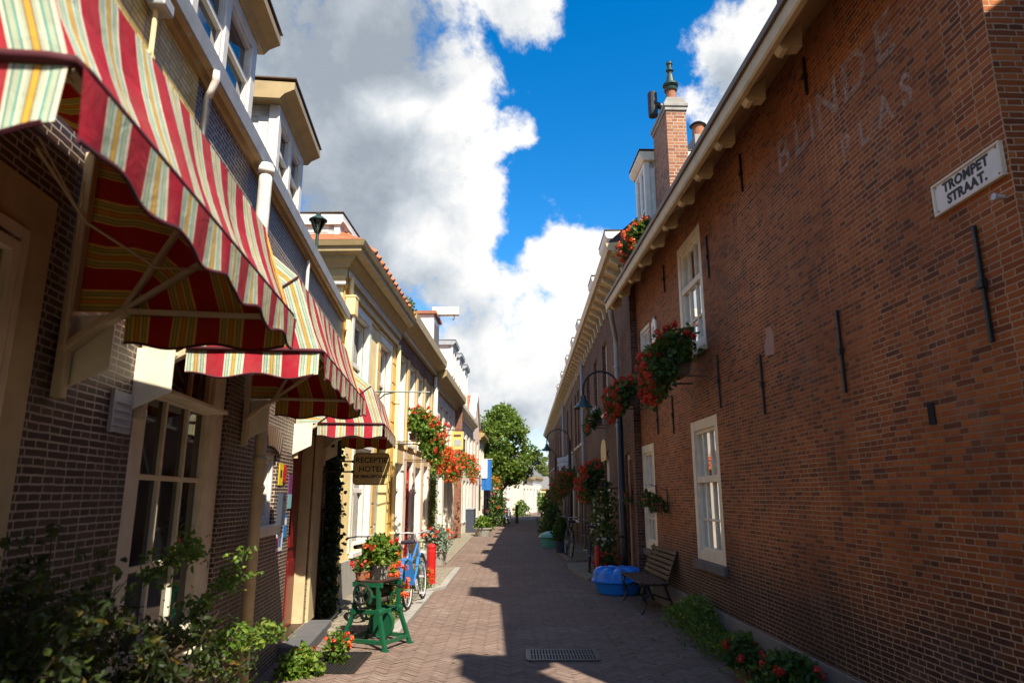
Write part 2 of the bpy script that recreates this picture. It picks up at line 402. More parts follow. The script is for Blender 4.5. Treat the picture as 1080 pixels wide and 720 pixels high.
def ground_mat():
    t = NT('sand_jointed_paving'); o = t.obj()
    col = t.ramp(t.noise(o, 1.2, 8, .7), [(.3, (.075,.06,.045)), (.7, (.12,.098,.075))])
    b = t.n('TexBrick', offset=.5, squash=1, i={'Color1': (.13,.085,.065,1), 'Color2': (.23,.155,.125,1), 'Mortar': (.08,.065,.05,1), 'Scale': 1.0, 'Mortar Size': .008, 'Brick Width': .2, 'Row Height': .07}); t.link(o, b.inputs['Vector'])
    sp = t.n('SeparateXYZ'); t.link(o, sp.inputs[0])
    col = t.mix(t.math('GREATER_THAN', sp.outputs[1], 33.0), col, b.outputs[0])
    return t.done(t.bsdf(col, .9, t.noise(o, 150, 3), .4, .006, spec=.2))
M['ground'] = ground_mat()
def cobble_mat():
    t = NT('grey_cobbles'); o = t.obj()
    v = t.n('TexVoronoi', feature='DISTANCE_TO_EDGE', i={'Scale': 9.0}); t.link(o, v.inputs['Vector'])
    v2 = t.n('TexVoronoi', i={'Scale': 9.0}); t.link(o, v2.inputs['Vector'])
    e = t.ramp(v.outputs[0], [(0.0, 0.0), (.09, 1.0)])
    col = t.mix(e, (.10,.10,.055), t.mix(v2.outputs['Color'], (.20,.17,.13), (.30,.26,.20)))
    return t.done(t.bsdf(col, .85, e, .6, .01, spec=.2))
M['cobble'] = cobble_mat()

# ------------------------------------------------------------------ building helpers
def bx(mb, sg, d0, d1, y0, y1, z0, z1):          # d = distance out of the facade
    return mb.box(sg*d0, sg*d1, y0, y1, z0, z1)
def wall(parent, sg, y0, y1, z1, openings, mat, z0=0.0, deep=6.0, rev=.28, name='wall', revmat=None):
    mb = MB()
    ys = sorted({y0, y1, *[o[0] for o in openings], *[o[1] for o in openings]})
    zs = sorted({z0, z1, *[o[2] for o in openings], *[o[3] for o in openings]})
    ys = [y for y in ys if y0 <= y <= y1]; zs = [z for z in zs if z0 <= z <= z1]
    for a, b in zip(ys, ys[1:]):
        for c, d in zip(zs, zs[1:]):
            my, mz = (a+b)/2, (c+d)/2
            if any(o[0] < my < o[1] and o[2] < mz < o[3] for o in openings): continue
            q = [(0,a,c),(0,b,c),(0,b,d),(0,a,d)]
            mb.add(q if sg > 0 else q[::-1], [(0,1,2,3)])
    X = -sg * rev
    rv = MB() if revmat else mb
    for (a, b, c, d) in [o[:4] for o in openings]:
        rv.quad((0,a,c),(X,a,c),(X,a,d),(0,a,d)); rv.quad((0,b,c),(0,b,d),(X,b,d),(X,b,c))
        rv.quad((0,a,d),(X,a,d),(X,b,d),(0,b,d)); rv.quad((0,a,c),(0,b,c),(X,b,c),(X,a,c))
    D = -sg * deep
    mb.quad((0,y0,z0),(D,y0,z0),(D,y0,z1),(0,y0,z1)); mb.quad((0,y1,z0),(0,y1,z1),(D,y1,z1),(D,y1,z0))
    mb.quad((D,y0,z0),(D,y1,z0),(D,y1,z1),(D,y0,z1))
    w = mb.build(name, mat, parent)
    if revmat: rv.build('reveal', revmat, w)
    return w
def window(parent, sg, y0, y1, z0, z1, cols=2, rails=(), fw=.08, dep=.10, mat='white', pane='glass', sill=None, curtain=False, heavy=(), bar=.028, arch=False, frame_proud=0.0, side=None):
    """outer frame with sashes; pane, sill and curtain are its pieces"""
    mb = MB(); f0, f1 = -dep-.07, -dep+.03+frame_proud
    sw = side or fw
    bx(mb, sg, f0, f1, y0, y0+sw, z0, z1); bx(mb, sg, f0, f1, y1-sw, y1, z0, z1)
    bx(mb, sg, f0, f1-.002, y0+sw, y1-sw, z1-fw, z1); bx(mb, sg, f0, f1-.002, y0+sw, y1-sw, z0, z0+fw*.9)
    a, b, c, d = y0+sw, y1-sw, z0+fw*.9, z1-fw
    s_ = .045; g0, g1 = -dep-.055, -dep+.004
    bx(mb, sg, g0, g1, a, a+s_, c, d); bx(mb, sg, g0, g1, b-s_, b, c, d)
    bx(mb, sg, g0, g1-.003, a+s_, b-s_, d-s_, d); bx(mb, sg, g0, g1-.003, a+s_, b-s_, c, c+s_)
    for k in range(1, cols):
        yy = a + (b-a)*k/cols
        bx(mb, sg, g0+.008, g1-.008, yy-bar/2, yy+bar/2, c+s_, d-s_)
    for zz in rails:
        h = bar; e = g1-.012
        bx(mb, sg, g0+.004, e, a+s_, b-s_, zz-h/2, zz+h/2)
    for zz in heavy:
        bx(mb, sg, g0, f1-.01, a, b, zz-.04, zz+.04)
    w = mb.build('window', M[mat], parent, bevel=.004)
    P = MB(); xg = sg*(-dep-.03)
    P.quad((xg,a,c),(xg,b,c),(xg,b,d),(xg,a,d)); P.build('pane', M['clear' if curtain else pane], w)
    if curtain:
        B = MB(); xb = sg*(-dep-.24); B.quad((xb,y0,z0),(xb,y1,z0),(xb,y1,z1),(xb,y0,z1)); B.build('dark_room', M['dark'], w)
        C = MB(); n = 40
        spans = [(a, a+(b-a)*.20), (b-(b-a)*.30, b)] if curtain == 'open' else [(a, b)]
        for (p, q) in spans:
            for i in range(n):
                for_y = [p+(q-p)*i/n, p+(q-p)*(i+1)/n]
                xs = [sg*(-dep-.12+.025*math.sin(y*46)+.012*math.sin(y*17)) for y in for_y]
                C.quad((xs[0],for_y[0],c),(xs[1],for_y[1],c),(xs[1],for_y[1],d),(xs[0],for_y[0],d))
        C.build('curtain', M['curtain'], w, smooth=True)
    if sill:
        m, out, th, ext = sill
        sb = MB(); bx(sb, sg, -dep+.031, out, y0-ext, y1+ext, z0-th, z0-.002); sb.build('sill', M[m], w, bevel=.006)
    return w
def gable_roof(parent, sg, y0, y1, ze, out, rise, run, mat, th=.12):
    mb = MB(); a = (sg*out, ze); r = (-sg*run, ze+rise); e = (-sg*(2*run+.0), ze)
    poly = [a, r, e, (e[0], e[1]-th), (r[0], r[1]-th*1.4), (a[0], a[1]-th)]
    mb.prism(poly, 'y', y0, y1); return mb.build('roof', M[mat], parent)
def cornice(parent, sg, y0, y1, prof, mat, name='cornice', ends=True):
    mb = MB(); mb.prism([(sg*d, z) for d, z in prof], 'y', y0, y1); return mb.build(name, M[mat], parent)
def downpipe(parent, sg, d, y, z0, z1, r=.045, mat='zinc', bands=(.4, 2.0), top=None):
    mb = MB(); path = [(sg*d, y, z0), (sg*d, y, z1)]
    if top: path += top
    mb.tube(path, r, 10)
    for b in bands:
        mb.lathe((sg*d, y, z0+b), [(r, 0), (r+.012, .004), (r+.012, .05), (r, .054)], 10)
    return mb.build('downpipe', M[mat], parent, smooth=True)
def text_mb(s, size, fn, depth=.004, spacing=1.0, bold=0.0, align='CENTER'):
    cu = bpy.data.curves.new('txt', 'FONT'); cu.body = s; cu.size = size; cu.align_x = align; cu.align_y = 'CENTER'
    cu.extrude = depth; cu.space_character = spacing; cu.offset = bold; cu.resolution_u = 3
    ob = bpy.data.objects.new('txt', cu); COL.objects.link(ob); bpy.context.view_layer.update()
    dg = bpy.context.evaluated_depsgraph_get(); me = bpy.data.meshes.new_from_object(ob.evaluated_get(dg))
    mb = MB(); mb.add([fn(*v.co) for v in me.vertices], [tuple(p.vertices) for p in me.polygons])
    bpy.data.objects.remove(ob); bpy.data.curves.remove(cu); bpy.data.meshes.remove(me)
    return mb
# ------------------------------------------------------------------ ground
gm = MB(); gm.quad((-90,-30,-.004),(110,-30,-.004),(110,260,-.004),(-90,260,-.004))
tag(gm.build('ground', M['ground']), kind='structure')

def herringbone():
    rg = random.Random(3); mb = MB(); k = 4; W = .052; c = math.sqrt(.5); g = .003
    def emit(x, y, w, h):
        vs = []
        z = .004 + rg.uniform(0, .003); tx, ty = rg.gauss(0, .005), rg.gauss(0, .005)
        for (a, b) in ((x*W+g, y*W+g), ((x+w)*W-g, y*W+g), ((x+w)*W-g, (y+h)*W-g), (x*W+g, (y+h)*W-g)):
            dx, dy = a-(x+w/2)*W, b-(y+h/2)*W
            vs.append((c*(a-b), c*(a+b), z + dx*tx + dy*ty))
        cx, cy = sum(v[0] for v in vs)/4, sum(v[1] for v in vs)/4
        wob = .012*math.sin(cy*.9)+.01*math.sin(cx*2.1+cy*.4)
        if -3.0 < cx < 2.75 and 3.8 < cy < 33.5:
            mb.add([(p[0], p[1], p[2]+0*wob) for p in vs], [(0,1,2,3)])
    for j in range(-110, 700):
        for m in range(-90, 90):
            x = j + 2*k*m
            px, py = c*(x-j)*W, c*(x+j)*W
            if -3.4 < px < 3.2 and 3.3 < py < 34: emit(x, j, k, 1)
            yy = x - 2*k + 1 if False else None
    for cc in range(-110, 700):
        for m in range(-90, 90):
            y = cc - 2*k + 1 + 2*k*m
            px, py = c*(cc-y)*W, c*(cc+y)*W
            if -3.4 < px < 3.2 and 3.3 < py < 34: emit(cc, y, 1, k)
    return mb
tag(herringbone().build('road', M['paver']), kind='structure')

def slab(name, pts, h, mat):
    mb = MB(); mb.prism(pts, 'z', -.002, h); return tag(mb.build(name, mat, bevel=.01), kind='structure')
slab('pavement', [(-2.9,8.9),(-1.52,8.9),(-1.50,12.5),(-2.75,12.6)], .05, M['cobble'])
slab('pavement', [(-2.75,12.75),(-1.50,12.6),(-1.34,13.2),(-1.32,16.4),(-2.6,16.7)], .06, M['cobble'])
slab('pavement', [(-2.6,18.0),(-1.62,18.0),(-1.62,32),(-2.4,32)], .04, M['cobble'])
slab('kerb', [(-1.515,8.9),(-1.37,8.9),(-1.35,12.5),(-1.495,12.5)], .058, M['stone'])
slab('kerb', [(-1.335,13.2),(-1.20,13.15),(-1.18,16.4),(-1.315,16.4)], .066, M['stone'])
slab('kerb', [(-1.64,12.56),(-1.46,12.54),(-1.21,13.14),(-1.338,13.19)], .066, M['stone'])
slab('pavement', [(1.5,14.3),(2.4,14.3),(2.4,17.6),(1.38,17.6),(1.3,16.5)], .06, M['cobble'])
slab('pavement', [(1.45,18.5),(2.5,18.5),(2.5,22),(1.3,22)], .06, M['cobble'])

# ------------------------------------------------------------------ the brick hotel on the left
H = thing('hotel', 'dark glazed brick hotel with white dormers and striped awnings', 'building', LW)
ops = [(1.25,2.75,0.0,2.88), (3.72,5.32,.66,2.72), (6.35,7.02,1.38,2.06), (7.78,9.05,.12,2.42)]
W_ = wall(H, 1, -4, 10.75, 4.50, ops, M['brick_hotel'])
w = window(H, 1, 1.25, 2.75, 0.0, 2.88, cols=1, rails=(), fw=.30, dep=.02, mat='cream', heavy=(2.1,), side=.27)
# raised mouldings of the tall cream surround
mb = MB()
for k, (a, pr) in enumerate(((.20, .0), (.275, .018))):
    bx(mb, 1, .011, .03+pr, 2.75-a-.03, 2.75-a+.02, 0, 2.88-a); bx(mb, 1, .011, .03+pr, 1.25+a, 2.75-a-.031, 2.88-a-.05, 2.88-a)
mb.build('moulding', M['cream_lt'], w, bevel=.006)
w = window(H, 1, 3.72, 5.32, .66, 2.72, cols=3, rails=(1.24, 1.76), fw=.10, dep=.06, mat='cream_lt', heavy=(2.27,), side=.24, sill=('cream_lt', .16, .10, .12), bar=.032)
for q in ((-.031,.06,3.97,5.07,.765,.83),(-.03,.09,3.99,5.05,2.235,2.262)): mb = MB(); bx(mb, 1, *q); mb.build('rail', M['cream_lt'], w, bevel=.005)
w = window(H, 1, 6.35, 7.02, 1.38, 2.06, cols=2, rails=(1.75,), fw=.05, dep=.06, mat='white', sill=('cream_lt', .07, .09, .06))
# brick arch over the small window
mb = MB()
for k in range(11):
    g = (k-5)*.075
    y = 6.685 + math.sin(g)*.95; z = 2.06 - .89 + math.cos(g)*.95
    mb.beam((.012,y-math.sin(g)*.0,z), (.012, y+math.sin(g)*.2, z+math.cos(g)*.2), .024, .062, up=(0,1,0))
mb.build('brick_arch', M['brown'], H, bevel=.003)
# door with cream far jamb, red leaf, step
mb = MB(); bx(mb, 1, -.27, -.02, 9.05-.05, 9.049, .12, 2.42); bx(mb, 1, -.22, .035, 9.05, 9.50, .12, 2.5); bx(mb, 1, -.22, -.02, 7.79, 7.86, .12, 2.419); bx(mb, 1, -.22, -.021, 7.86, 9.0, 2.32, 2.418)
df = mb.build('door_frame', M['cream'], H, bevel=.005)
mb = MB(); bx(mb, 1, -.20, -.15, 7.86, 8.99, .13, 2.32)
for z0, z1 in ((.25, .9), (1.05, 1.6)):
    bx(mb, 1, -.149, -.135, 7.98, 8.40, z0, z1); bx(mb, 1, -.149, -.135, 8.5, 8.88, z0, z1)
d = mb.build('door', paint('dark_red_door_paint', (.20,.010,.010), .35), H, bevel=.006)
mb = MB(); mb.lathe((-.12, 8.0, 1.08), [(.012,0),(.012,.03),(.03,.04),(.03,.06),(0,.075)], 10, 'x'); mb.build('handle', M['steel'], d, smooth=True)
mb = MB(); bx(mb, 1, .001, .30, 7.65, 9.25, -.003, .125); mb.build('step', M['bluestone'], H, bevel=.012)
# gutter board and soffit
mb = MB(); mb.prism([(0.001,4.50),(0.001,4.38),(.03,4.38),(.045,4.42),(.085,4.43),(.085,4.50)], 'y', -4, 10.7); cn = mb.build('cornice', M['olive'], H)
mb = MB(); mb.prism([(.086,4.42),(.105,4.415),(.12,4.525),(.10,4.54),(.02,4.54),(.02,4.502),(.086,4.502)], 'y', -4, 10.7); g = mb.build('gutter', M['grey'], H)
mb = MB()
for y in [1.5+.55*k for k in range(16)]: mb.lathe((.065, y, 4.418), [(.012,0),(.02,.01),(.02,.02)], 8)
mb.build('gutter_clip', M['steel'], g)
mb = MB(); mb.prism([(.0,4.505),(-3.4,7.0),(-6.4,4.50)], 'y', -4, 10.74); mb.build('roof', M['tile_dk'], H)
# lower downpipe, white upper pipe, yellow pipe
downpipe(H, 1, .085, 6.03, .0, 2.28, .05, 'cream', bands=(.05, 1.93), top=[(.07,6.03,2.36),(.03,6.0,2.45)])
mb = MB(); mb.tube([(.13,5.33,4.39),(.13,5.33,4.2),(.12,5.36,3.2),(.10,5.40,2.6)], .055, 12); mb.lathe((.13,5.33,4.30), [(.056,0),(.07,.0),(.07,.06),(.056,.06)], 12); mb.build('downpipe', M['white'], H, smooth=True)
mb = MB(); mb.tube([(.11,4.06,4.42),(.11,4.08,4.36),(.08,4.1,4.30),(.06,4.1,4.24)], .026, 8); mb.build('gutter_outlet', M['white'], H, smooth=True)
mb = MB(); mb.tube([(.055,4.1,4.26),(.055,4.12,3.2)], .03, 8); mb.build('cable_duct', M['iron'], H, smooth=True)
mb = MB(); mb.tube([(.05,3.28,4.3),(.05,3.30,3.3)], .014, 8); bx(mb, 1, .0, .06, 3.26, 3.32, 3.98, 4.0); mb.build('conduit', M['yellow'], H)
mb = MB(); bx(mb, 1, .02, .12, 3.22, 3.35, 4.26, 4.335); mb.build('junction_box', M['grey'], H, bevel=.01)
mb = MB(); mb.tube([(.05,7.6,4.33),(.05,7.62,3.0)], .02, 8); mb.build('conduit', M['white'], H)
# vent
mb = MB(); bx(mb, 1, .001, .012, 3.44, 3.68, 1.97, 2.18)
for z in (2.0, 2.04, 2.08, 2.12): bx(mb, 1, .012, .02, 3.46, 3.66, z, z+.012)
bx(mb, 1, .012, .024, 3.435, 3.455, 1.965, 2.185)
mb.build('vent_grille', M['zinc'], H)
# cords under the first awning
mb = MB(); mb.tube([(.35,2.0,2.75),(.32,2.4,2.66),(.42,2.8,2.62),(.62,2.93,2.66)], .006, 6); mb.tube([(.06,2.82,3.02),(.07,2.83,2.5),(.065,2.84,2.28)], .006, 6); mb.tube([(.35,2.0,2.79),(.28,2.35,2.74),(.12,2.7,2.83),(.06,2.82,3.02)], .004, 6)
mb.build('cord', M['cream'], H, smooth=True)

def dormer(parent, y0, y1, z0, z1, d=.02, deep=2.6, cols=3, roofm='olive', over=.22, sidewin=False, wallm='white', sidem=None, glass='glass_blue', sg=1):
    mb = MB(); bx(mb, sg, d-.10, d, y0, y0+.11, z0, z1); bx(mb, sg, d-.10, d, y1-.11, y1, z0, z1)
    bx(mb, sg, d-.10, d-.002, y0+.11, y1-.11, z0, z0+.08); bx(mb, sg, d-.10, d-.002, y0+.11, y1-.11, z1-.1, z1)
    bx(mb, sg, -deep, d-.101, y0+.03, y0+.08, z0, z1); bx(mb, sg, -deep, d-.101, y1-.08, y1-.03, z0, z1)
    bx(mb, sg, d-.2, d-.11, y0+.02, y0+.03, z0, z1); bx(mb, sg, d-.9, d-.11, y0+.02, y0+.029, z1-.12, z1)
    for k in range(1, cols):
        yy = y0+.11+(y1-y0-.22)*k/cols; bx(mb, sg, d-.09, d-.004, yy-.045, yy+.045, z0+.08, z1-.1)
    D = mb.build('dormer', M[wallm], parent, bevel=.006)
    f = MB(); g = MB()
    for k in range(cols):
        a = y0+.11+(y1-y0-.22)*k/cols + (.045 if k else 0); b = y0+.11+(y1-y0-.22)*(k+1)/cols - (.045 if k < cols-1 else 0)
        c, e = z0+.08, z1-.1
        for q in ((a,a+.035,c,e),(b-.035,b,c,e),(a+.035,b-.035,c,c+.04),(a+.035,b-.035,e-.04,e),(a+.035,b-.035,c+(e-c)*.52-.02,c+(e-c)*.52+.02)):
            bx(f, sg, d-.07, d-.02, *q)
        X = sg*(d-.055); g.quad((X,a,c),(X,b,c),(X,b,e),(X,a,e))
    W = f.build('window', M['white'], D); g.build('pane', M[glass], W)
    r = MB(); r.prism([(sg*(d+over), z1+.10), (sg*(d+over), z1+.17), (-sg*deep, z1+.2), (-sg*deep, z1), (sg*(d+.02), z1), (sg*(d+.06), z1+.05)], 'y', y0-over*.8, y1+over*.8)
    r.build('dormer_roof', M[roofm], D)
    t = MB(); bx(t, sg, -deep, d+over+.012, y0-over*.8-.012, y1+over*.8+.012, z1+.172+.03, z1+.215); t.build('roof_edging', M['brown'], D)
    if sidewin:
        s_ = MB(); s_.quad((sg*(d-.36),y0+.026,z0+.1),(sg*(d-.85),y0+.026,z0+.1),(sg*(d-.85),y0+.026,z1-.16),(sg*(d-.36),y0+.026,z1-.16)); s_.build('side_panel', M['grey'], D)
    return D
dormer(H, 3.1, 5.1, 4.5, 5.36, d=.04, cols=3, over=.15)
dormer(H, 5.93, 7.05, 4.5, 5.32, d=.04, cols=2, sidewin=True, over=.15)

# lantern on the hotel roof end
ln = thing('roof_lantern', 'small green lantern on a bracket above the hotel roof edge', 'lantern', LW, (-.1, 8.75, 5.0))
mb = MB(); mb.tube([(0,0,-.7),(0,0,.12)], .022, 8); mb.tube([(0,0,-.2),(-.12,.0,-.12),(-.2,0,-.25)], .014, 6); mb.build('post', M['greeniron'], ln)
mb = MB(); mb.lathe((0,0,.12), [(.03,0),(.10,.17),(.10,.18),(.025,0.005)], 6); mb.build('glass_body', M['clear'], ln)
mb = MB()
for k in range(6):
    g = k*math.pi/3; mb.tube([(.03*math.cos(g),.03*math.sin(g),.12),(.1*math.cos(g),.1*math.sin(g),.30)], .007, 5)
mb.lathe((0,0,.30), [(.125,0),(.125,.012),(.05,.07),(.03,.075),(.035,.10),(.0,.13)], 12); mb.build('cap', M['greeniron'], ln)

# ------------------------------------------------------------------ awnings
def make_awning(y0, y1, label, seed):
    rg = random.Random(seed)
    a = thing('awning', label, 'awning', LW, (0, y0, 0), 'striped awnings on the hotel front')
    L = y1 - y0; Hx, Hz, Rr = .25, 2.45, .72
    ang = [0, 37, 63, 90]
    P = [(Hx+Rr*math.cos(R(g)), Hz+Rr*math.sin(R(g))) for g in ang] + [(.03, 3.22)]
    n = 48
    mb = MB()
    for i in range(len(P)-1):
        p, q = P[i], P[i+1]
        sub = 5
        for j in range(n):
            ya, yb = L*j/n, L*(j+1)/n
            for k in range(sub):
                f0, f1 = k/sub, (k+1)/sub
                def pt(f, y):
                    sag = .022*math.sin(math.pi*f)*(1+.6*math.sin(y*5+seed)+.35*math.sin(y*13+2*seed))
                    nx, nz = -(q[1]-p[1]), (q[0]-p[0]); ll = math.hypot(nx, nz)
                    s_ = 1 if True else 0
                    return (p[0]+(q[0]-p[0])*f + nx/ll*sag, y, p[1]+(q[1]-p[1])*f + nz/ll*sag)
                mb.add([pt(f0,ya),pt(f0,yb),pt(f1,yb),pt(f1,ya)], [(0,1,2,3)], [ya,yb,yb,ya])
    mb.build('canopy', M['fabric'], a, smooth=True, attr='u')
    for ye in (0.0, L):
        mb = MB()
        for i in range(3):
            p, q = P[i], P[i+1]
            for k in range(6):
                r0, r1 = k/6, (k+1)/6
                pt = lambda r_, w: (Hx+(w[0]-Hx)*r_, ye, Hz+(w[1]-Hz)*r_)
                mb.add([pt(r0,p),pt(r1,p),pt(r1,q),pt(r0,q)], [(0,1,2,3) if ye == 0 else (3,2,1,0)], [Rr*r0+.098, Rr*r1+.098, Rr*r1+.098, Rr*r0+.098])
        mb.add([(Hx,ye,Hz),(Hx,ye,Hz+Rr),(.03,ye,3.22),(.03,ye,Hz)], [(0,1,2,3) if ye == 0 else (3,2,1,0)], [.098,.818,.818,.098])
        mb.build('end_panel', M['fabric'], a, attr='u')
    # valance with scallops : front and both returns
    def scal(s, h0=.135, amp=.015, per=.36): return h0 + amp*math.cos(2*math.pi*s/per)
    mb = MB(); n = 90; bd = MB(); path = []
    for j in range(n):
        vs = []; us = []
        for y in (L*j/n, L*(j+1)/n):
            for k in range(4):
                f = k/3; wv = .007*f*math.sin(y*15.3+seed)+.004*f*math.sin(y*31+1)
                vs.append((P[0][0]+.028+wv, y, Hz-.012-f*scal(y))); us.append(y)
        mb.add(vs, [(k, k+1, k+5, k+4) for k in range(3)], us)
        path.append(vs[3])
    for ye in (0.0, L):
        n2 = 34; prev = None; pp = []
        for j in range(n2):
            vs = []; us = []
            for x in (Hx+Rr*j/n2, Hx+Rr*(j+1)/n2):
                for k in range(4):
                    f = k/3; wv = .014*f*math.sin(x*17+seed+ye)
                    vs.append((x, ye+wv, Hz-.012-f*scal(x-.1))); us.append(x-Hx+.098)
            mb.add(vs, [(k, k+1, k+5, k+4) if ye == 0 else (k+4, k+5, k+1, k) for k in range(3)], us); pp.append(vs[3])
        bd.tube(pp, .006, 5)
    bd.tube(path, .006, 5)
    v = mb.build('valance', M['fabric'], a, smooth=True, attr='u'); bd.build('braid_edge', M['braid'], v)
    # piping over front bar
    mb = MB(); mb.tube([(Hx,-.006,Hz),(P[0][0]-.03,-.006,Hz),(P[0][0]+.01,.0,Hz),(P[0][0]+.014,.04,Hz),(P[0][0]+.014,L-.04,Hz),(P[0][0]+.01,L,Hz),(P[0][0]-.03,L+.006,Hz),(Hx,L+.006,Hz)], .012, 8)
    for i in (1,):
        for ye in (-.006, L+.006): mb.tube([(Hx,ye,Hz),(P[i][0],ye,P[i][1])], .006, 6)
    mb.build('piping', M['braid'], a, smooth=True)
    for ye in (.03, L-.03):
        for i, rr in ((0, .016), (1, .015), (2, .015)):
            mb = MB(); mb.beam((Hx,ye,Hz), (P[i][0]*.985+Hx*.015,ye,P[i][1]-.01), .022, .034, up=(0,1,0)); mb.build('arm', M['pole'], a, bevel=.004)
        mb = MB(); mb.beam((.03,ye,2.06), (.03,ye,3.2), .045, .05, up=(0,1,0)); mb.beam((.03,ye,2.27),(.20,ye,2.42),.03,.075,up=(0,1,0)); mb.beam((.15,ye,2.38),(Hx+.02,ye,Hz),.034,.06,up=(0,1,0)); mb.build('bracket', M['pole'], a, bevel=.005)
        s_ = -1 if ye < L/2 else 1
        mb = MB(); e = ye + s_*.055
        mb.prism([(.0,2.10),(.20,2.20),(.20,2.45),(.0,2.44)], 'y', e-.006, e+.006); mb.build('side_board', M['board_lt'], a, bevel=.002)
    mb = MB(); mb.beam((P[0][0]-.008,.02,Hz), (P[0][0]-.008,L-.02,Hz), .03, .03); mb.beam((P[1][0]-.012,.02,P[1][1]-.012), (P[1][0]-.012,L-.02,P[1][1]-.012), .022, .022); mb.build('front_bar', M['pole'], a)
    return a
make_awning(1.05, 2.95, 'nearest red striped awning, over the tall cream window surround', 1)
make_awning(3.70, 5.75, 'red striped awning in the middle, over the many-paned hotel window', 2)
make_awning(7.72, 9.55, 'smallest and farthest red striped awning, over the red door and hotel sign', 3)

# ------------------------------------------------------------------ hotel sign on its bracket
hs = thing('hotel_sign', 'ochre hotel reception board hanging from black iron arms', 'sign', LW, (0, 9.62, 2.02))
mb = MB(); c = .055
poly = [(.42+c,-.22),(.92-c,-.22),(.92-.015,-.205),(.92,-.22+c),(.92,.22-c),(.905,.205),(.92-c,.22),(.42+c,.22),(.435,.205),(.42,.22-c),(.42,-.22+c),(.435,-.205)]
mb.prism(poly, 'y', -.014, .014); pl = mb.build('board', M['sign_gold'], hs, bevel=.004)
mb = MB()
pts = [(.67+(x-.67)*.965, -.0165, z*.95) for x, z in poly]; mb.tube(pts, .0035, 5, True)
mb.build('border', M['black'], pl)
for s_, sz, z, sp_ in (('RECEPTIE', .105, .115, 1.0), ('HOTEL', .105, -.005, 1.05), ('DE EMAUSPOORT', .058, -.105, 1.0)):
    text_mb(s_, sz, lambda x, y, zz, z=z: (.67+x, -.0155-zz, z+y), .0012, sp_, .0022).build('lettering', M['black'], pl)
mb = MB(); mb.beam((.0,0,.10),(.44,0,.10),.016,.022); mb.beam((.0,0,-.04),(.44,0,-.04),.016,.022); mb.beam((.005,0,-.12),(.005,0,.18),.02,.012,up=(1,0,0)); mb.tube([(.04,0,-.04),(.10,0,.03),(.04,0,.10)],.006,6)
for zz in (.10,-.04): mb.lathe((.42,0,zz), [(.02,-.02),(.02,.02)], 8, 'x')
mb.build('bracket', M['iron'], hs)

# little plates beside the door
def plate(name, y, z, w, h, mats, label, d=.006, rz=0):
    t = thing(name, label, 'sticker', LW, (0, y, z))
    for k, (fy0, fy1, fz0, fz1, m) in enumerate(mats):
        mb = MB(); bx(mb, 1, .002+k*.0015, .002+d+k*.0015, w*fy0, w*fy1, h*fz0, h*fz1); mb.build('plate' if k == 0 else 'printed_patch', M[m], t)
    return t
plate('door_sticker', 7.12, 1.76, .17, .22, [(0,1,0,1,'st_yellow'), (.3,.7,.35,.7,'st_black')], 'yellow plate with a black mark beside the small white window')
t = thing('door_sticker', 'round red plate beside the yellow one on the brick wall', 'sticker', LW, (0, 7.37, 1.88)); mb = MB(); mb.lathe((.003,0,0), [(.095,0),(.095,.006),(.0,.007)], 24, 'x'); mb.build('plate', M['st_red'], t)
plate('letter_box', 7.16, 1.36, .16, .32, [(0,1,0,1,'dkgrey'), (.12,.88,.78,.86,'st_black')], 'narrow grey letter box on the brick wall beside the door', .05).__setitem__('category', 'letter box')
plate('door_sticker', 7.6, 1.52, .17, .36, [(0,1,0,1,'st_purple'), (0,1,0,.42,'st_cyan')], 'tall purple and pale blue plate at the door edge')
plate('door_sticker', 7.5, 1.22, .15, .24, [(0,1,0,1,'st_blue'), (.2,.8,.55,.85,'st_white')], 'blue plate with a white field at the door edge')
plate('door_sticker', 7.22, 1.10, .26, .17, [(0,1,0,1,'st_white'), (.3,.7,.25,.75,'st_blue'), (0,.25,.2,.8,'st_red')], 'white plate with blue and red marks, lowest beside the door')

# ------------------------------------------------------------------ bush at the lower left
bu = thing('berry_bush', 'dark thorny bush with small leaves in front of the hotel window', 'bush', LW, (.3, 3.0, 0))
rg = random.Random(11); st = MB(); lf = MB(); lt = MB(); tips = []
def shoot(p, d, L, r, mbL, dens, size, steps=7, up=.1):
    pts = [Vector(p)]; d = Vector(d).normalized()
    for k in range(steps):
        d = (d + Vector((rg.gauss(0,.12), rg.gauss(0,.12), rg.gauss(0,.10)+up*.25))).normalized(); pts.append(pts[-1] + d*L/steps)
    st.tube(pts, [r*(1-.75*k/steps) for k in range(steps+1)], 5)
    for a, b in zip(pts[1:], pts[2:]):
        for _ in range(dens):
            q = a.lerp(b, rg.random()) + Vector((rg.gauss(0,.022), rg.gauss(0,.022), rg.gauss(0,.018)))
            mbL.leaf(q, rg, size*rg.uniform(.7,1.35), size*.62, .25)
    return pts
for k in range(112):
    y = rg.uniform(-1.2, .5) if k < 72 else rg.uniform(-1.2, -.3); x = rg.uniform(-.25, .02)
    hgt = (1.42 + .12*math.sin(y*5)) * rg.uniform(.55, 1.0) * (1.0 if y < -.3 else .72)
    pts = shoot((x, y, 0), (rg.uniform(-.15,.20), rg.uniform(-.30,.30), 1.5), hgt, .012, lf, 5, .036, 9)
    for q in pts[3:]:
        for _ in range(3):
            shoot(q, (rg.gauss(0.02,.4), rg.gauss(0,.6), rg.uniform(-.2,.6)), rg.uniform(.12,.30), .004, lf, 7, .033, 4)
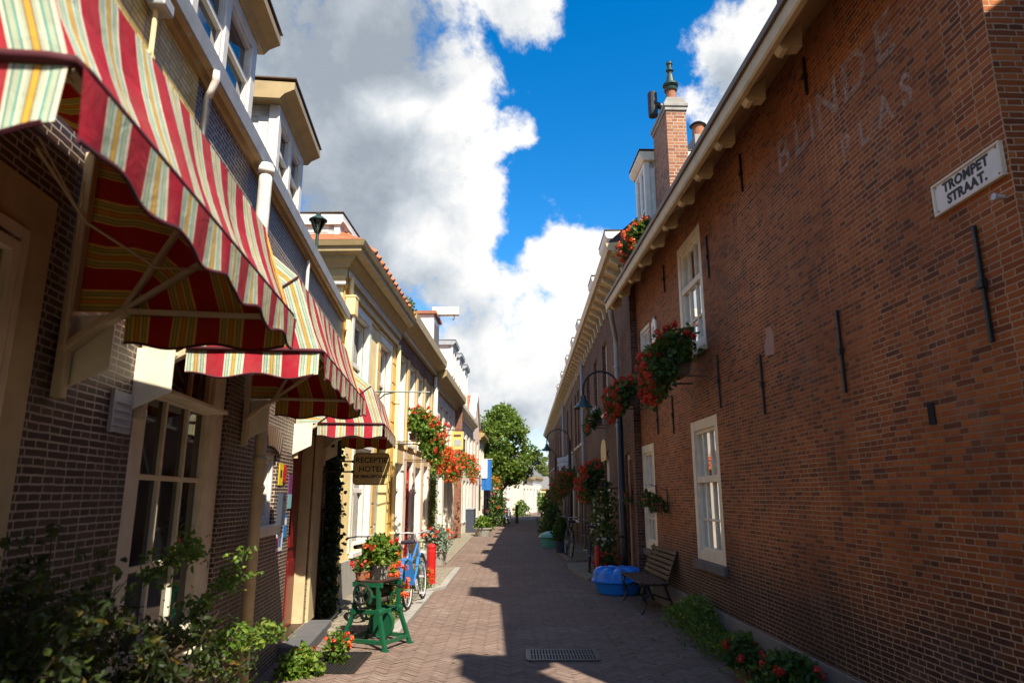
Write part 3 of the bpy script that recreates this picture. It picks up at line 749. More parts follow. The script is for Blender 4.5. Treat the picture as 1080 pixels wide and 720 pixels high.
for (p, d, L) in [((.10,.35,1.0),(.14,.9,.12),.72), ((.12,.45,1.02),(.20,.9,.02),.78), ((.12,.5,.86),(.16,1,.06),.82), ((.14,.5,.80),(.12,1,-.05),.75), ((.14,.55,.44),(.14,1,.02),.62), ((.05,.1,1.25),(.2,.6,.35),.42), ((.10,-.6,.75),(.4,.5,.0),.35)]:
    pts = shoot(p, d, L, .006, lt, 9, .038, 8)
    for q in pts[2:]:
        for _ in range(2): shoot(q, (rg.gauss(.1,.4), rg.gauss(.5,.5), rg.uniform(-.3,.5)), rg.uniform(.06,.2), .0025, lt, 7, .034, 3)
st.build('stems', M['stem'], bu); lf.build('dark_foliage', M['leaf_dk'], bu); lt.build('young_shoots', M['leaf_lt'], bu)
be = MB()
for _ in range(110):
    c_ = (rg.uniform(-.2,.15), rg.uniform(-1.3,.7), rg.uniform(.5,1.2))
    for k in range(3):
        q = Vector(c_)+Vector((rg.gauss(0,.015), rg.gauss(0,.015), rg.gauss(0,.015))); be.lathe(q, [(.0,-.006),(.006,0),(0,.006)], 6)
tag(be.build('berries', paint('dull_orange_berries', (.20,.07,.012), .4), bu), kind='stuff')

# ------------------------------------------------------------------ ivy column
iv = thing('ivy', 'dark ivy column climbing the wall end beside the yellow house', 'climbing plant', LW, (.02, 9.98, 0))
mb = MB(); rg = random.Random(5); sm = MB()
for _ in range(3600):
    z = rg.uniform(.05, 2.55); mb.leaf((abs(rg.gauss(.0,.07))+.01, rg.gauss(0,.17)*(.8+.25*math.sin(z*3)), z), rg, .07*rg.uniform(.6,1.2), .06, .2, out=(.8,-.5,-.4))
for k in range(6):
    y = rg.uniform(-.2,.2); sm.tube([(.02, y+rg.uniform(-.1,.1), z*.25) for z in range(11)], .012, 5)
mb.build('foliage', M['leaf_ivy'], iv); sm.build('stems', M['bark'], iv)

def clump(fr, loc, label, cat, name, rx, ry, h, n, leafm, size, flowers=(), pot=None, group=None, seed=1, z0=0.0, out=.35, drop=0.0):
    """a leafy plant, with flower heads and a pot where there is one"""
    rg = random.Random(seed); t = thing(name, label, cat, fr, loc, group)
    mb = MB(); sm = MB()
    base = z0
    if pot:
        pm, pr, ph = pot; q = MB(); q.lathe((0,0,z0), [(pr*.72,0),(pr*.98,ph*.86),(pr*1.06,ph*.87),(pr*1.06,ph),(pr*.92,ph),(pr*.9,ph*.9),(0,ph*.9)], 20); q.build('pot', M[pm], t, smooth=False); base = z0 + ph*.9
    for k in range(max(6, n // 60)):
        g = rg.uniform(0, 6.28); rr = math.sqrt(rg.random()); e = Vector((rr*rx*math.cos(g), rr*ry*math.sin(g), base + h*rg.uniform(.5, 1.0)*(1-.35*rr*rr) - drop*rr))
        s0 = Vector((e.x*.25, e.y*.25, base)); m_ = s0.lerp(e, .6) + Vector((0,0,h*.15))
        sm.tube([s0, m_, e], [.006,.005,.003], 5)
    for _ in range(n):
        g = rg.uniform(0, 6.28); rr = rg.random()**.5; zz = rg.random()
        bump = .75+.25*math.sin(g*3+seed)+.15*math.sin(zz*7+g*5)
        p = Vector((rr*rx*bump*math.cos(g)*(1-.25*zz), rr*ry*bump*math.sin(g)*(1-.25*zz), base + h*zz*(1-.4*rr*rr)*(.8+.3*bump) - drop*rr))
        mb.leaf(p, rg, size*rg.uniform(.6,1.3), size*.8, .3, out=(p.x*out/rx, p.y*out/ry, .25))
    mb.build('foliage', M[leafm], t); sm.build('stems', M['stem'], t)
    for (fm, cnt, rad, pn, ps) in flowers:
        fb = MB()
        for _ in range(cnt):
            if cnt <= 14: fb = MB()
            g = rg.uniform(0, 6.28); rr = rg.random()**.4; zz = rg.uniform(.45, 1.08)
            fb.bloom((rr*rx*math.cos(g)*1.0, rr*ry*math.sin(g)*1.0, base + h*zz*(1-.3*rr*rr) - drop*rr), rg, rad*rg.uniform(.7,1.2), pn, ps)
            if cnt <= 14: fb.build('flower_head', M[fm], t)
        if cnt > 14: fb.build('flowers', M[fm], t)
    return t
clump(LW, (.36, 7.0, 0), 'bright green low plant at the hotel wall before the step', 'plant', 'leafy_plant', .25, .34, .24, 900, 'leaf_lt', .055, [('fl_red', 3, .03, 14, .016)], seed=21)
clump(LW, (.62, 7.45, 0), 'small plant of orange flowers beside the dark doormat', 'plant', 'flowering_plant', .16, .18, .30, 260, 'leaf_lt', .05, [('fl_orange', 8, .03, 14, .017), ('fl_red', 3, .028, 12, .016)], seed=22)
# doormat grating
gt = thing('door_grating', 'dark metal foot grating let into the paving by the hotel door', 'grating', WORLD, (-1.76, 7.45, .008))
mb = MB(); mb.box(-.24,.24,-.42,.42,.0,.004); 
mb.build('pan', M['dark'], gt); mb = MB()
for k in range(15): mb.box(-.235+.033*k,-.225+.033*k,-.415,.415,.0045,.014)
for s_ in (-1,1): mb.box(-.25,.25,s_*.43-.012,s_*.43+.012,0,.015); mb.box(s_*.25-.012,s_*.25+.012,-.417,.417,0,.0148)
mb.build('bars', M['iron'], gt)
# road drain
M['drain'] = metal('worn_cast_iron', (.07,.065,.06), .5, .5)
gt = thing('drain_grate', 'iron drain grate in the shaded middle of the road', 'drain grate', WORLD, (.53, 7.78, .008))
mb = MB(); mb.box(-.34,.34,-.24,.24,.0,.002); mb.build('pit', M['dark'], gt); mb = MB()
for k in range(22): mb.box(-.345+.0325*k,-.328+.0325*k,-.225,.225,.003,.012)
for s_ in (-1,1): mb.box(-.37,.37,s_*.24-.018,s_*.24+.018,0,.0125); mb.box(s_*.365-.018,s_*.365+.018,-.221,.221,0,.0122)
mb.box(-.346,.346,-.012,.012,.0025,.011)
mb.build('bars', M['drain'], gt)

# ------------------------------------------------------------------ green mangle used as plant stand
mg = thing('mangle_stand', 'old green cast iron mangle used as a plant stand', 'mangle', WORLD, (-1.55, 8.32, 0), rz=R(-24))
T = .70; G_ = M['green']
for sy in (-1, 1):
    for sx in (-1, 1):
        y = sy*.20; mb = MB()
        mb.beam((sx*.30, sy*.25, 0.0), (sx*.165, y, .39), .040, .045, up=(0,1,0)); mb.beam((sx*.165, y, .38), (sx*.145, y, T-.03), .040, .045, up=(0,1,0)); mb.box(sx*.30-.035, sx*.30+.035, sy*.25-.03, sy*.25+.03, 0, .022)
        mb.lathe((sx*.165, y-.028, .385), [(.0,-.004),(.038,-.004),(.042,.0),(.042,.056),(.038,.06),(0,.06)], 14, 'y')
        mb.build('leg', G_, mg, bevel=.007)
    for q in (((-.145, sy*.20, .385), (.145, sy*.20, .385), .026, .05), ((-.275, sy*.243, .085), (.275, sy*.243, .085), .026, .045), ((-.20, sy*.20, T-.025), (.20, sy*.20, T-.025), .035, .055)): mb = MB(); mb.beam(*q); mb.build('cross_bar', G_, mg, bevel=.006)
    mb = MB(); mb.prism([(-.05,.47),(.05,.47),(.075,.55),(.05,.64),(-.05,.64),(-.075,.55)], 'y', sy*.20-.016, sy*.20+.016); mb.beam((-.15, sy*.2, .55), (.15, sy*.2, .55), .022, .03); mb.build('bearing_plate', G_, mg, bevel=.005)
for sx in (-1, 1):
    for q in (((sx*.275, -.235, .085), (sx*.275, .235, .085), .026, .045), ((sx*.16, -.19, .385), (sx*.16, .19, .385), .024, .04), ((sx*.145, -.22, T-.01), (sx*.145, .22, T-.01), .024, .024)): mb = MB(); mb.beam(*q); mb.build('tie_bar', G_, mg, bevel=.005)
mb = MB(); mb.box(-.17,.17,-.22,.22,T,T+.02); mb.build('top_board', M['wood'], mg, bevel=.004)
for z, q in ((.49, .05), (.595, .05)):
    mb = MB(); mb.lathe((0,-.17,z), [(.0,0),(q,.0),(q,.34),(0,.34)], 18, 'y'); mb.build('roller', M['bark'], mg)
mb = MB(); mb.ring((-.03,-.265,.58), .105, .014, 'y', 30, 8); mb.lathe((-.03,-.265,.58),[(0,-.03),(.028,-.03),(.028,.05),(0,.05)],12,'y')
for k in range(4): g = k*math.pi/2+.4; mb.tube([(-.03,-.265,.58),(-.03+.1*math.cos(g),-.265,.58+.1*math.sin(g))],.009,6)
mb.build('hand_wheel', M['iron'], mg, smooth=False)
mb = MB(); mb.ring((.07,.0,.24), .15, .02, 'y', 32, 8); mb.lathe((.07,0,.24), [(0,-.012),(.14,-.012),(.14,.012),(0,.012)], 28, 'y'); mb.build('flywheel', G_, mg)
mb = MB(); mb.tube([(.14,.05,.66),(.34,.0,.655),(.36,-.04,.66)], .012, 8); mb.tube([(.36,-.02,.66),(.36,-.1,.66)],.018,8); mb.build('crank', M['iron'], mg)
T = .72
clump(WORLD, (-1.55, 8.34, T), 'bushy green plant with red flowers in a pale pot on the green mangle', 'potted plant', 'potted_plant', .25, .24, .30, 1050, 'leaf_lt', .062, [('fl_red', 6, .035, 14, .018), ('fl_orange', 3, .03, 12, .017)], pot=('stone', .13, .19), seed=31)
clump(WORLD, (-1.72, 8.20, T), 'small red geranium at the wall end of the green mangle', 'potted plant', 'potted_plant', .12, .12, .13, 140, 'leaf_ger', .045, [('fl_red', 9, .03, 12, .016)], pot=('terracotta', .07, .10), seed=32)

fl_ = MB(); rg = random.Random(77)
for _ in range(260):
    e = rg.random(); y = rg.uniform(5.5, 26)
    x = (1.95-.012*y - abs(rg.gauss(0,.35))) if e < .6 else rg.uniform(-1.6, 1.8)
    a = rg.uniform(0, 6.28); L = rg.uniform(.012,.035); c_, s_ = math.cos(a), math.sin(a); z = .010
    fl_.add([(x-c_*L,y-s_*L,z),(x+s_*L*.5,y-c_*L*.5,z+.006),(x+c_*L,y+s_*L,z+.003),(x-s_*L*.5,y+c_*L*.5,z+.008)], [(0,1,2,3)])
tag(fl_.build('fallen_leaves', leaf_mat('fallen_leaf', [(0, (.05,.03,.012)), (.5, (.14,.10,.03)), (.9, (.22,.17,.05)), (1, (.5,.04,.02))], .1)), 'scattered fallen leaves and petals on the paving', 'fallen leaves', kind='stuff')
# ------------------------------------------------------------------ the corner house on the right
A = thing('corner_house', 'large red brown brick corner house with buff eave and faded lettering', 'building', RW)
y0A, y1A = 3.29, 12.56
ops = [(8.22, 9.32, .86, 2.62), (11.50, 12.40, .78, 2.52), (8.42, 9.52, 3.52, 5.16), (11.42, 12.28, 3.58, 4.62)]
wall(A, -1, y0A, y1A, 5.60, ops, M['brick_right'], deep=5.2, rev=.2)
window(A, -1, 8.22, 9.32, .86, 2.62, cols=3, rails=(1.36,), fw=.13, dep=.03, mat='cream_lt', heavy=(1.86,), side=.12, sill=('bluestone', .05, .11, .06), curtain='open')
window(A, -1, 11.50, 12.40, .78, 2.52, cols=3, rails=(1.28,), fw=.13, dep=.03, mat='cream_lt', heavy=(1.76,), side=.12, sill=('bluestone', .05, .11, .06), curtain='open')
window(A, -1, 8.42, 9.52, 3.52, 5.16, cols=3, rails=(3.98,), fw=.12, dep=.03, mat='cream_lt', heavy=(4.48,), side=.11, sill=('cream', .05, .07, .04), curtain=True)
window(A, -1, 11.42, 12.28, 3.58, 4.62, cols=2, rails=(), fw=.08, dep=.06, mat='white', heavy=(4.1,), sill=('cream', .05, .07, .04), curtain=True)
mb = MB(); bx(mb, -1, .001, .028, y0A+.02, y1A-.01, -.003, .335); mb.build('plinth', M['cement'], A, bevel=.01)
# anchors
for (y, z0, z1) in [(3.60,2.46,3.13),(5.17,2.42,3.07),(6.74,2.44,3.04),(8.02,2.66,3.3),(10.15,2.55,3.12),(11.1,2.62,3.1),(5.27,5.02,5.38),(6.85,4.86,5.30),(8.13,4.3,4.86),(10.25,4.75,5.2),(10.9,3.9,4.55)]:
    mb = MB(); bx(mb, -1, .004, .026, y-.011, y+.011, z0, z1); zc = (z0+z1)/2
    bx(mb, -1, .002, .04, y-.024, y+.024, zc-.03, zc+.02); mb.build('wall_anchor', M['iron'], A, bevel=.003)
mb = MB(); bx(mb, -1, .001, .01, 4.17, 4.23, 2.08, 2.21); mb.build('vent_slot', M['dark'], A)
mb = MB(); mb.prism([(6.42,2.98),(6.62,3.0),(6.64,3.10),(6.56,3.2),(6.60,3.27),(6.46,3.26),(6.40,3.16)], 'x', -.004, .002); mb.build('plaster_patch', paint('pink_plaster_patch', (.40,.24,.16), .9, dirt=.4), A)
# eave: fascia, sloping boards, brackets
mb = MB()
mb.prism([(-.535,5.27),(-.53,5.13),(-.515,5.11),(-.47,5.11),(-.47,5.15),(0.0,5.575),(0.0,5.64),(-.52,5.29)], 'y', y0A-.3, y1A+.05); ev = mb.build('eave', M['eave'], A)
mb = MB(); mb.prism([(-.536,5.24),(-.56,5.25),(-.56,5.31),(-.50,5.32),(-.05,5.66),(-.05,5.642),(-.522,5.292)], 'y', y0A-.32, y1A+.06); mb.build('gutter', M['brown'], A)
for y in [3.4, 4.1, 4.8, 5.53, 6.31, 7.01, 7.7, 8.47, 9.16, 9.95, 10.75, 11.6, 12.4]:
    mb = MB(); mb.prism([(-.28,5.11),(-.38,5.10),(-.40,5.07),(-.44,5.075),(-.469,5.11),(-.469,5.149),(-.27,5.33)], 'y', y-.055, y+.055); mb.build('eave_bracket', M['eave'], A, bevel=.006)
mb = MB(); mb.prism([(-.5,5.33),(2.6,8.1),(5.6,5.3),(5.6,5.2),(2.6,7.95),(0,5.66)], 'y', y0A-.25, y1A); rf = mb.build('roof', M['tile_dk'], A)
mb = MB()
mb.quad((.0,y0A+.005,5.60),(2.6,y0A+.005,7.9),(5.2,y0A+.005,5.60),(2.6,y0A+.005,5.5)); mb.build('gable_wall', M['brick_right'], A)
# chimney
mb = MB(); mb.box(.27,.61,10.62,11.55,5.8,8.14); ch = mb.build('chimney', M['chimney'], A)
mb = MB(); mb.box(.245,.635,10.595,11.575,8.14,8.21); mb.box(.225,.655,10.575,11.595,8.21,8.28); mb.prism([(.235,8.28),(.645,8.28),(.58,8.41),(.30,8.41)], 'y', 10.62, 11.52); mb.build('chimney_cap', M['stone'], ch, bevel=.012)
mb = MB(); mb.lathe((.44,10.85,8.41), [(.09,0),(.085,.24),(.09,.25)], 14); mb.build('chimney_pot', M['terracotta'], ch, smooth=False)
mb = MB(); mb.lathe((.44,10.85,8.66), [(.11,0),(.12,.03),(.10,.06),(.14,.10),(.14,.13),(.085,.16),(.055,.32),(.042,.34),(.042,.38),(.07,.40),(.07,.42),(.046,.44),(.046,.52),(.06,.53),(.06,.57),(0,.58)], 16); mb.build('cowl', M['greeniron'], ch, smooth=False)
mb = MB(); mb.tube([(.40,11.25,8.4),(.40,11.25,8.58),(.28,11.25,8.64)], .065, 10); mb.lathe((.21,11.25,8.52), [(.08,-.12),(.09,-.1),(.09,.34),(.08,.36)], 12); mb.build('flue_bend', M['iron'], ch)
mb = MB(); mb.box(1.08,1.5,11.65,12.15,6.8,8.30); c2 = mb.build('chimney', M['stone'], A, bevel=.01)
mb = MB(); mb.lathe((1.22,11.85,8.30), [(.12,0),(.11,.26),(.115,.27)], 14); mb.build('chimney_pot', M['terracotta'], c2); mb = MB(); mb.lathe((1.22,11.85,8.58), [(.09,-.02),(.16,0),(.09,.06),(0,.08)], 14); mb.build('cowl', M['iron'], c2)
D = dormer(A, 11.66, 12.46, 5.9, 7.72, d=-.10, deep=2.0, cols=2, roofm='cream_lt', over=.09, wallm='white', glass='glass', sg=-1)
mb = MB(); mb.box(.21,2.0,11.69,11.706,5.9,7.66); mb.build('slate_cheek', M['dkgrey'], D)
mb = MB(); mb.box(.66,2.1,11.57,11.65,6.9,7.66); mb.box(.64,2.12,11.555,11.65,7.665,7.76); mb.build('white_cheek', M['white'], D)
# second chimney nearer the corner, above the picture
mb = MB(); mb.box(.35,.8,5.4,6.4,5.6,8.9); ch2 = mb.build('chimney', M['chimney'], A); mb = MB(); mb.box(.3,.85,5.35,6.45,8.9,9.02); mb.lathe((.57,5.9,9.02),[(.11,0),(.1,.3)],12); mb.build('chimney_cap', M['stone'], ch2)
# faded lettering
def rwall_text(s_, size, y, z, parent, mat, out=.002, name='faded_lettering', depth=.0004, bold=.006, sp_=1.0, slant=0.0, wx=1.0):
    text_mb(s_, size, lambda a, b, c: (-out-c, y - a*wx + slant*b, z + b), depth, sp_, bold).build(name, M[mat], parent)
for ch_, y in (('B', 5.85), ('L', 5.50), ('I', 5.27), ('N', 5.0), ('D', 4.58), ('E', 4.18)):
    rwall_text(ch_, .48, y, 4.75, A, 'faded', wx=1.05, bold=.004)
for ch_, y in (('P', 4.80), ('L', 4.54), ('A', 4.27), ('S', 4.02)):
    rwall_text(ch_, .30, y, 4.25, A, 'faded', wx=.95, bold=.005)

ss = thing('street_sign', 'white enamel street name plate on the brick corner', 'street sign', RW, (-.002, 3.60, 3.40))
mb = MB(); mb.box(-.018,0,-.27,.27,-.098,.098); pl = mb.build('plate', M['enamel'], ss, bevel=.005)
mb = MB()
for (a, b, c, d) in ((-.285,.285,.085,.10),(-.285,.285,-.10,-.085),(-.285,-.27,-.085,.085),(.27,.285,-.085,.085)): mb.box(-.028,.0,a,b,c,d)
mb.build('rim', M['cream_lt'], pl, bevel=.003)
for sy in (-.25,.25):
    for sz in (-.075,.075): mb = MB(); mb.lathe((-.0185,sy,sz), [(.006,0),(.005,-.003),(0,-.004)], 8, 'x'); mb.build('screw', M['terracotta'], pl)
def bold_text(lines, parent, fn, mat):
    for s_, size, z, wx in lines:
        text_mb(s_, size, lambda a, b, c: fn(a*wx, b+z, c), .0008, 1.06, .0036).build('lettering', mat, parent)
bold_text([('TROMPET', .082, .040, 1.0), ('STRAAT.', .082, -.040, 1.0)], pl, lambda a, b, c: (-.0195-c, -a, b), M['black'])
cb = thing('wall_bolt', 'small metal bolt sticking out of the bricks below the street name plate', 'bolt', RW, (0, 3.37, 3.2)); mb = MB(); mb.tube([(0,0,0),(-.05,0,0)], .012, 8); mb.lathe((-.055,0,0),[(.02,-.005),(.02,.008)],6,'x'); mb.build('shank', M['steel'], cb)

# house across the alley (out of the picture, shades the road)
B_ = thing('alley_house', 'brick house across the side alley', 'building', RW)
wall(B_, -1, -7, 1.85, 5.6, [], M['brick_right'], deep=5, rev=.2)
mb = MB(); mb.prism([(-.55,5.05),(2.6,7.6),(5.6,5.05),(5.2,4.95),(2.6,7.4),(0,5.3)], 'y', -7.1, 1.9); mb.build('roof', M['tile_dk'], B_)
mb = MB(); mb.box(.25,.7,.3,1.1,5.8,8.7); mb.lathe((.47,.7,8.7),[(.1,0),(.1,.4),(.16,.42),(.1,.5)],12); mb.build('chimney', M['chimney'], B_)

# ------------------------------------------------------------------ geranium boxes
def flower_box(fr, x, y0, y1, z, sg, rad, label, seed, fm='fl_red', nleaf=900, nfl=46, hang=.3, group='geranium boxes on the brick walls', fm2=None, upright=.22, leafm='leaf_ger', box='brown', rise=.2):
    rg = random.Random(seed); L = y1-y0; t = thing('flower_box', label, 'flower box', fr, (x, (y0+y1)/2, z), group)
    mb = MB(); mb.box(-.08,.08,-L*.25,L*.25,-.13,.0); mb.box(-.09,.09,-L*.25-.01,L*.25+.01,-.03,.005); mb.beam((0,-L*.3,-.17),(-sg*abs(x)*.9,-L*.3,-.17),.03,.02); mb.beam((0,L*.3,-.17),(-sg*abs(x)*.9,L*.3,-.17),.03,.02); mb.build('box', M[box], t)
    lf = MB(); fl = MB(); f2 = MB(); sm = MB()
    lumps = [(rg.uniform(-L/2, L/2), rg.uniform(.6, 1.25)) for _ in range(max(4, int(L*6)))]
    def spot(surf):
        ly, lr = rg.choice(lumps); g = rg.uniform(-1.0, math.pi*.95); rr = rad*lr*(rg.uniform(.8,1.1) if surf else rg.random()**.45)
        px = sg*(.05 + rr*math.cos(g)*.95) if math.cos(g) > -.4 else sg*(.02+rr*math.cos(g)*.3)
        pz = rr*math.sin(g)*(.9 if g > 0 else 1.25)
        dz = -hang*max(0, math.cos(g))*rg.random()
        return Vector((px, ly + rg.gauss(0, rad*.28), pz + dz + rise*.1))
    for _ in range(nleaf):
        p = spot(False); lf.leaf(p, rg, .075*rg.uniform(.55,1.2), .075, .25, out=(sg*.5, p.y*.3, .2))
    for k in range(nfl):
        p = spot(True); tgt = fl if (not fm2 or rg.random() < .62) else f2
        tgt.bloom(p + Vector((sg*.03, 0, .02)), rg, rg.uniform(.035,.062), 26, .021)
        sm.tube([Vector((0, p.y*.8, 0)), p], .003, 4)
    lf.build('foliage', M[leafm], t); sm.build('stems', M['leaf_ger'], t); fl.build('flowers', M[fm], t)
    if fm2: f2.build('pale_flowers', M[fm2], t)
    return t
flower_box(RW, -.30, 8.2, 9.2, 3.28, -1, .40, 'largest red geranium box, below the big upper window', 41, nleaf=2400, nfl=190, hang=.22)
flower_box(RW, -.28, 11.45, 12.15, 3.32, -1, .36, 'red geranium box below the small curtained upper window', 42, nleaf=1800, nfl=150, hang=.2)
flower_box(RW, .04, 11.35, 12.35, 6.12, -1, .30, 'red geraniums up in the roof gutter in front of the dormer', 43, fm='fl_orange', nleaf=1200, nfl=90, hang=.1)
flower_box(FW, -.25, .55, 1.6, 3.42, -1, .24, 'red and white geranium box beyond the drainpipe', 44, fm2='fl_white', nleaf=700, nfl=44)
flower_box(RW, -.52, 14.0, 15.1, 1.98, -1, .36, 'large drooping basket of red geraniums above the bicycles', 45, nleaf=1500, nfl=130, hang=.3)
flower_box(FW, -.65, 3.2, 9.0, 2.0, -1, .40, 'long box of bronze leaves and dull red flowers farther along', 46, nleaf=2600, nfl=60, leafm='leaf_brown', hang=.3)

# wall plaque, hanging pots
pq = thing('wall_plaque', 'small white plaque high on the brick wall beside the upper window', 'plaque', RW, (0, 11.0, 4.33)); mb = MB(); mb.prism([(-.14,-.2),(.14,-.2),(.14,.14),(0,.22),(-.14,.14)], 'x', -.035, -.001); p_ = mb.build('plate', M['enamel'], pq, bevel=.008); mb = MB(); mb.box(-.039,-.035,-.07,.07,-.1,.06); mb.build('relief', M['grey'], p_)
for (y, z, s_, lab, sd) in ((11.45, 1.62, .17, 'hanging pot with a trailing green plant in front of the second lower window', 51), (12.9, 1.66, .15, 'hanging pot with small red flowers beside the drainpipe', 52), (10.75, 1.55, .16, 'hanging pot with a bare green plant on the brick between the two lower windows', 53)):
    t = clump(RW, (-.16, y, z-.14), lab, 'hanging pot', 'hanging_pot', s_, s_, .20, 240, 'leaf_ger', .05, [('fl_red', 12, .03, 12, .016)] if sd == 52 else (), pot=('terracotta', .085, .14), seed=sd, drop=.14)
    mb = MB(); mb.ring((0,0,.11), .093, .006, 'z', 20, 5); mb.tube([(.092,0,.11),(.155,0,.11)], .008, 6); mb.box(.145,.158,-.02,.02,.0,.34); mb.tube([(.15,0,.33),(.05,0,.36)],.006,5); mb.build('holder', M['iron'], t)

# ------------------------------------------------------------------ street lamps
def lamp(fr, y, d, h, reach, label, rad=.17):
    t = thing('street_lamp', label, 'street lamp', fr, (-d, y, 0), 'gooseneck lamps along the brick wall')
    mb = MB(); mb.tube([(0,0,0),(0,0,.9),(0,0,.95),(0,0,h-.35)], [.075,.075,.062,.055], 10); mb.lathe((0,0,.9),[(.085,0),(.085,.06),(.065,.1)],12); mb.build('pole', M['iron'], t, smooth=True)
    r = reach/2; pts = [(0,0,h-.36)] + [(-r+r*math.cos(math.pi*k/14), 0, h-.36+r*1.0*math.sin(math.pi*k/14)) for k in range(15)] + [(-reach,0,h-.50)]
    mb = MB(); mb.tube(pts, .022, 8); mb.build('gooseneck', M['iron'], t, smooth=True)
    mb = MB(); z = h-.50; mb.lathe((-reach,0,z), [(.035,.02),(.055,0),(.06,-.07),(.09,-.10),(.11,-.15),(rad*1.0,-.20),(rad*1.12,-.23),(rad*1.12,-.24),(rad*.98,-.215),(.09,-.14),(.04,-.1)], 20); hd = mb.build('shade', M['greeniron'], t, smooth=False)
    mb = MB(); mb.lathe((-reach,0,z-.215), [(.07,0.02),(.065,-.03),(.0,-.05)], 14); mb.build('glass_bowl', M['enamel'], hd, smooth=True)
lamp(RW, 13.25, .22, 4.05, .70, 'nearest gooseneck street lamp, on the dark pole by the grey drainpipe')
lamp(FW, 10.8, .25, 4.05, .85, 'second gooseneck street lamp, farther along the brick wall')
lamp(FW, 22.0, .25, 4.05, .95, 'farthest gooseneck street lamp, small against the distant trees')

# ------------------------------------------------------------------ bench
bn = thing('park_bench', 'dark slatted wooden bench against the brick wall', 'bench', RW, (-.10, 11.05, 0))
Lh = .78
mb = MB()
for k in range(7): x = -.09-.060*k; mb.box(x-.025,x+.025,-Lh,Lh,.425-.006*k*(1 if k < 3 else .5)+(.018 if k == 6 else 0),.447-.006*k*(1 if k < 3 else .5)+(.018 if k == 6 else 0))
mb.build('seat', M['wood'], bn, bevel=.006)
mb = MB()
for k in range(6):
    z = .50+.068*k; x = -.06+.026*k; mb.beam((x,-Lh,z),(x,Lh,z),.02,.055,up=(.35,0,1))
mb.build('backrest', M['wood'], bn, bevel=.006)
for s_ in (-1, 1):
    mb = MB(); yy = s_*(Lh-.09)
    mb.beam((-.055,yy,.42),(.10,yy,.88),.03,.035,up=(0,1,0)); mb.beam((-.05,yy,.415),(-.46,yy,.40),.03,.035,up=(0,1,0))
    mb.tube([(-.40,yy,.40),(-.44,yy,.30),(-.38,yy,.16),(-.43,yy,.03),(-.46,yy,.012)], .019, 8); mb.tube([(-.10,yy,.40),(-.05,yy,.25),(.0,yy,.12),(.05,yy,.012)], .019, 8); mb.tube([(-.45,yy,.2),(-.28,yy,.28),(-.04,yy,.2)], .013, 6)
    mb.build('leg', M['iron'], bn)

# ------------------------------------------------------------------ blue shell tub
tb = thing('sand_tub', 'bright blue plastic shell sandbox with a bulging lid beside the bench', 'sandbox', WORLD, (1.86, 12.55, 0), rz=R(8))
def shellr(g): return 1+.045*abs(math.sin(g*4.5))*(1.6 if math.sin(g) > -.2 else .7)
def shell(levels, n=72):
    m = MB(); vs = []; fs = []
    for (r_, z, rip) in levels:
        for k in range(n):
            g = 2*math.pi*k/n; q = r_*(1+(shellr(g)-1)*rip); vs.append((q*.43*math.cos(g), q*.42*math.sin(g), z + (.02*rip*abs(math.sin(g*4.5)) if r_ < .95 and z > .2 else 0)))
    for i in range(len(levels)-1):
        for k in range(n):
            l = (k+1) % n; fs.append((i*n+k, i*n+l, (i+1)*n+l, (i+1)*n+k))
    fs.append(tuple((len(levels)-1)*n+k for k in range(n))); fs.append(tuple(range(n-1,-1,-1)))
    return m.add(vs, fs)
shell([(.72,.0,.5),(.80,.02,.8),(.93,.19,1.2),(.95,.20,1.2),(1.02,.205,1.2),(1.03,.225,1.2),(1.02,.235,1.2)]).build('basin', M['tub'], tb, smooth=False, bevel=.006)
shell([(1.02,.237,1.2),(1.01,.25,1.2),(.95,.26,1.4),(.92,.33,1.7),(.84,.385,1.8),(.66,.415,1.6),(.40,.43,1.0),(.12,.435,.3)]).build('lid', M['tub'], tb, smooth=False, bevel=.004)

# ------------------------------------------------------------------ posts
def bollard(fr, x, y, h, r, label, flat=False):
    t = thing('bollard', label, 'bollard', fr, (x, y, 0), 'red posts along the street')
    mb = MB(); mb.lathe((0,0,0), [(r*1.15,0),(r*1.15,.04),(r,.05),(r,h-.08),(r*1.05,h-.075),(r*1.05,h-.05),(r*.9,h-.03),(r*.6,h-.005),(0,h)], 14); mb.build('post', M['redpaint'], t, smooth=False)
    mb = MB(); mb.lathe((0,0,h*.8), [(r*1.01,0),(r*1.012,.004),(r*1.012,.04),(r*1.01,.044)], 14); mb.build('band', M['st_red'], t)
bollard(WORLD, 1.62, 13.5, .74, .05, 'slim red post standing by the blue sandbox')
bollard(WORLD, -1.52, 13.45, .78, .085, 'thick red post beside the blue bicycle')

# ------------------------------------------------------------------ planting strip
bed = MB(); rg = random.Random(61); yb = MB(); wh = MB()
for _ in range(6200):
    y = rg.uniform(5.3, 9.75); hh = (.30+.12*math.sin(y*2.3)+.08*math.sin(y*5.1+1))*(1.0 if y > 7 else .7)
    x = -.06 - abs(rg.gauss(.0,.5))*.34; zz = hh*rg.random()**.7*(1-min(1,abs(x+.2)/.55)*.5)
    if y < 6.9 and rg.random() < .35: continue
    bed.leaf((x, y, zz), rg, .05*rg.uniform(.5,1.5), .024, .3, out=(-.4,0,.8))
    if rg.random() < .014 and y > 7: yb.bloom((x-.03, y, zz+.05), rg, .012, 6, .010)
vp = thing('flower_bed', 'strip of wild green plants with tiny yellow flowers along the wall foot', 'flower bed', RW)
bed.build('foliage', leaf_mat('bed_leaf', [(0, (.05,.09,.016)), (.6, (.11,.19,.03)), (1, (.20,.29,.06))], .3), vp); yb.build('flowers', M['fl_yellow'], vp)
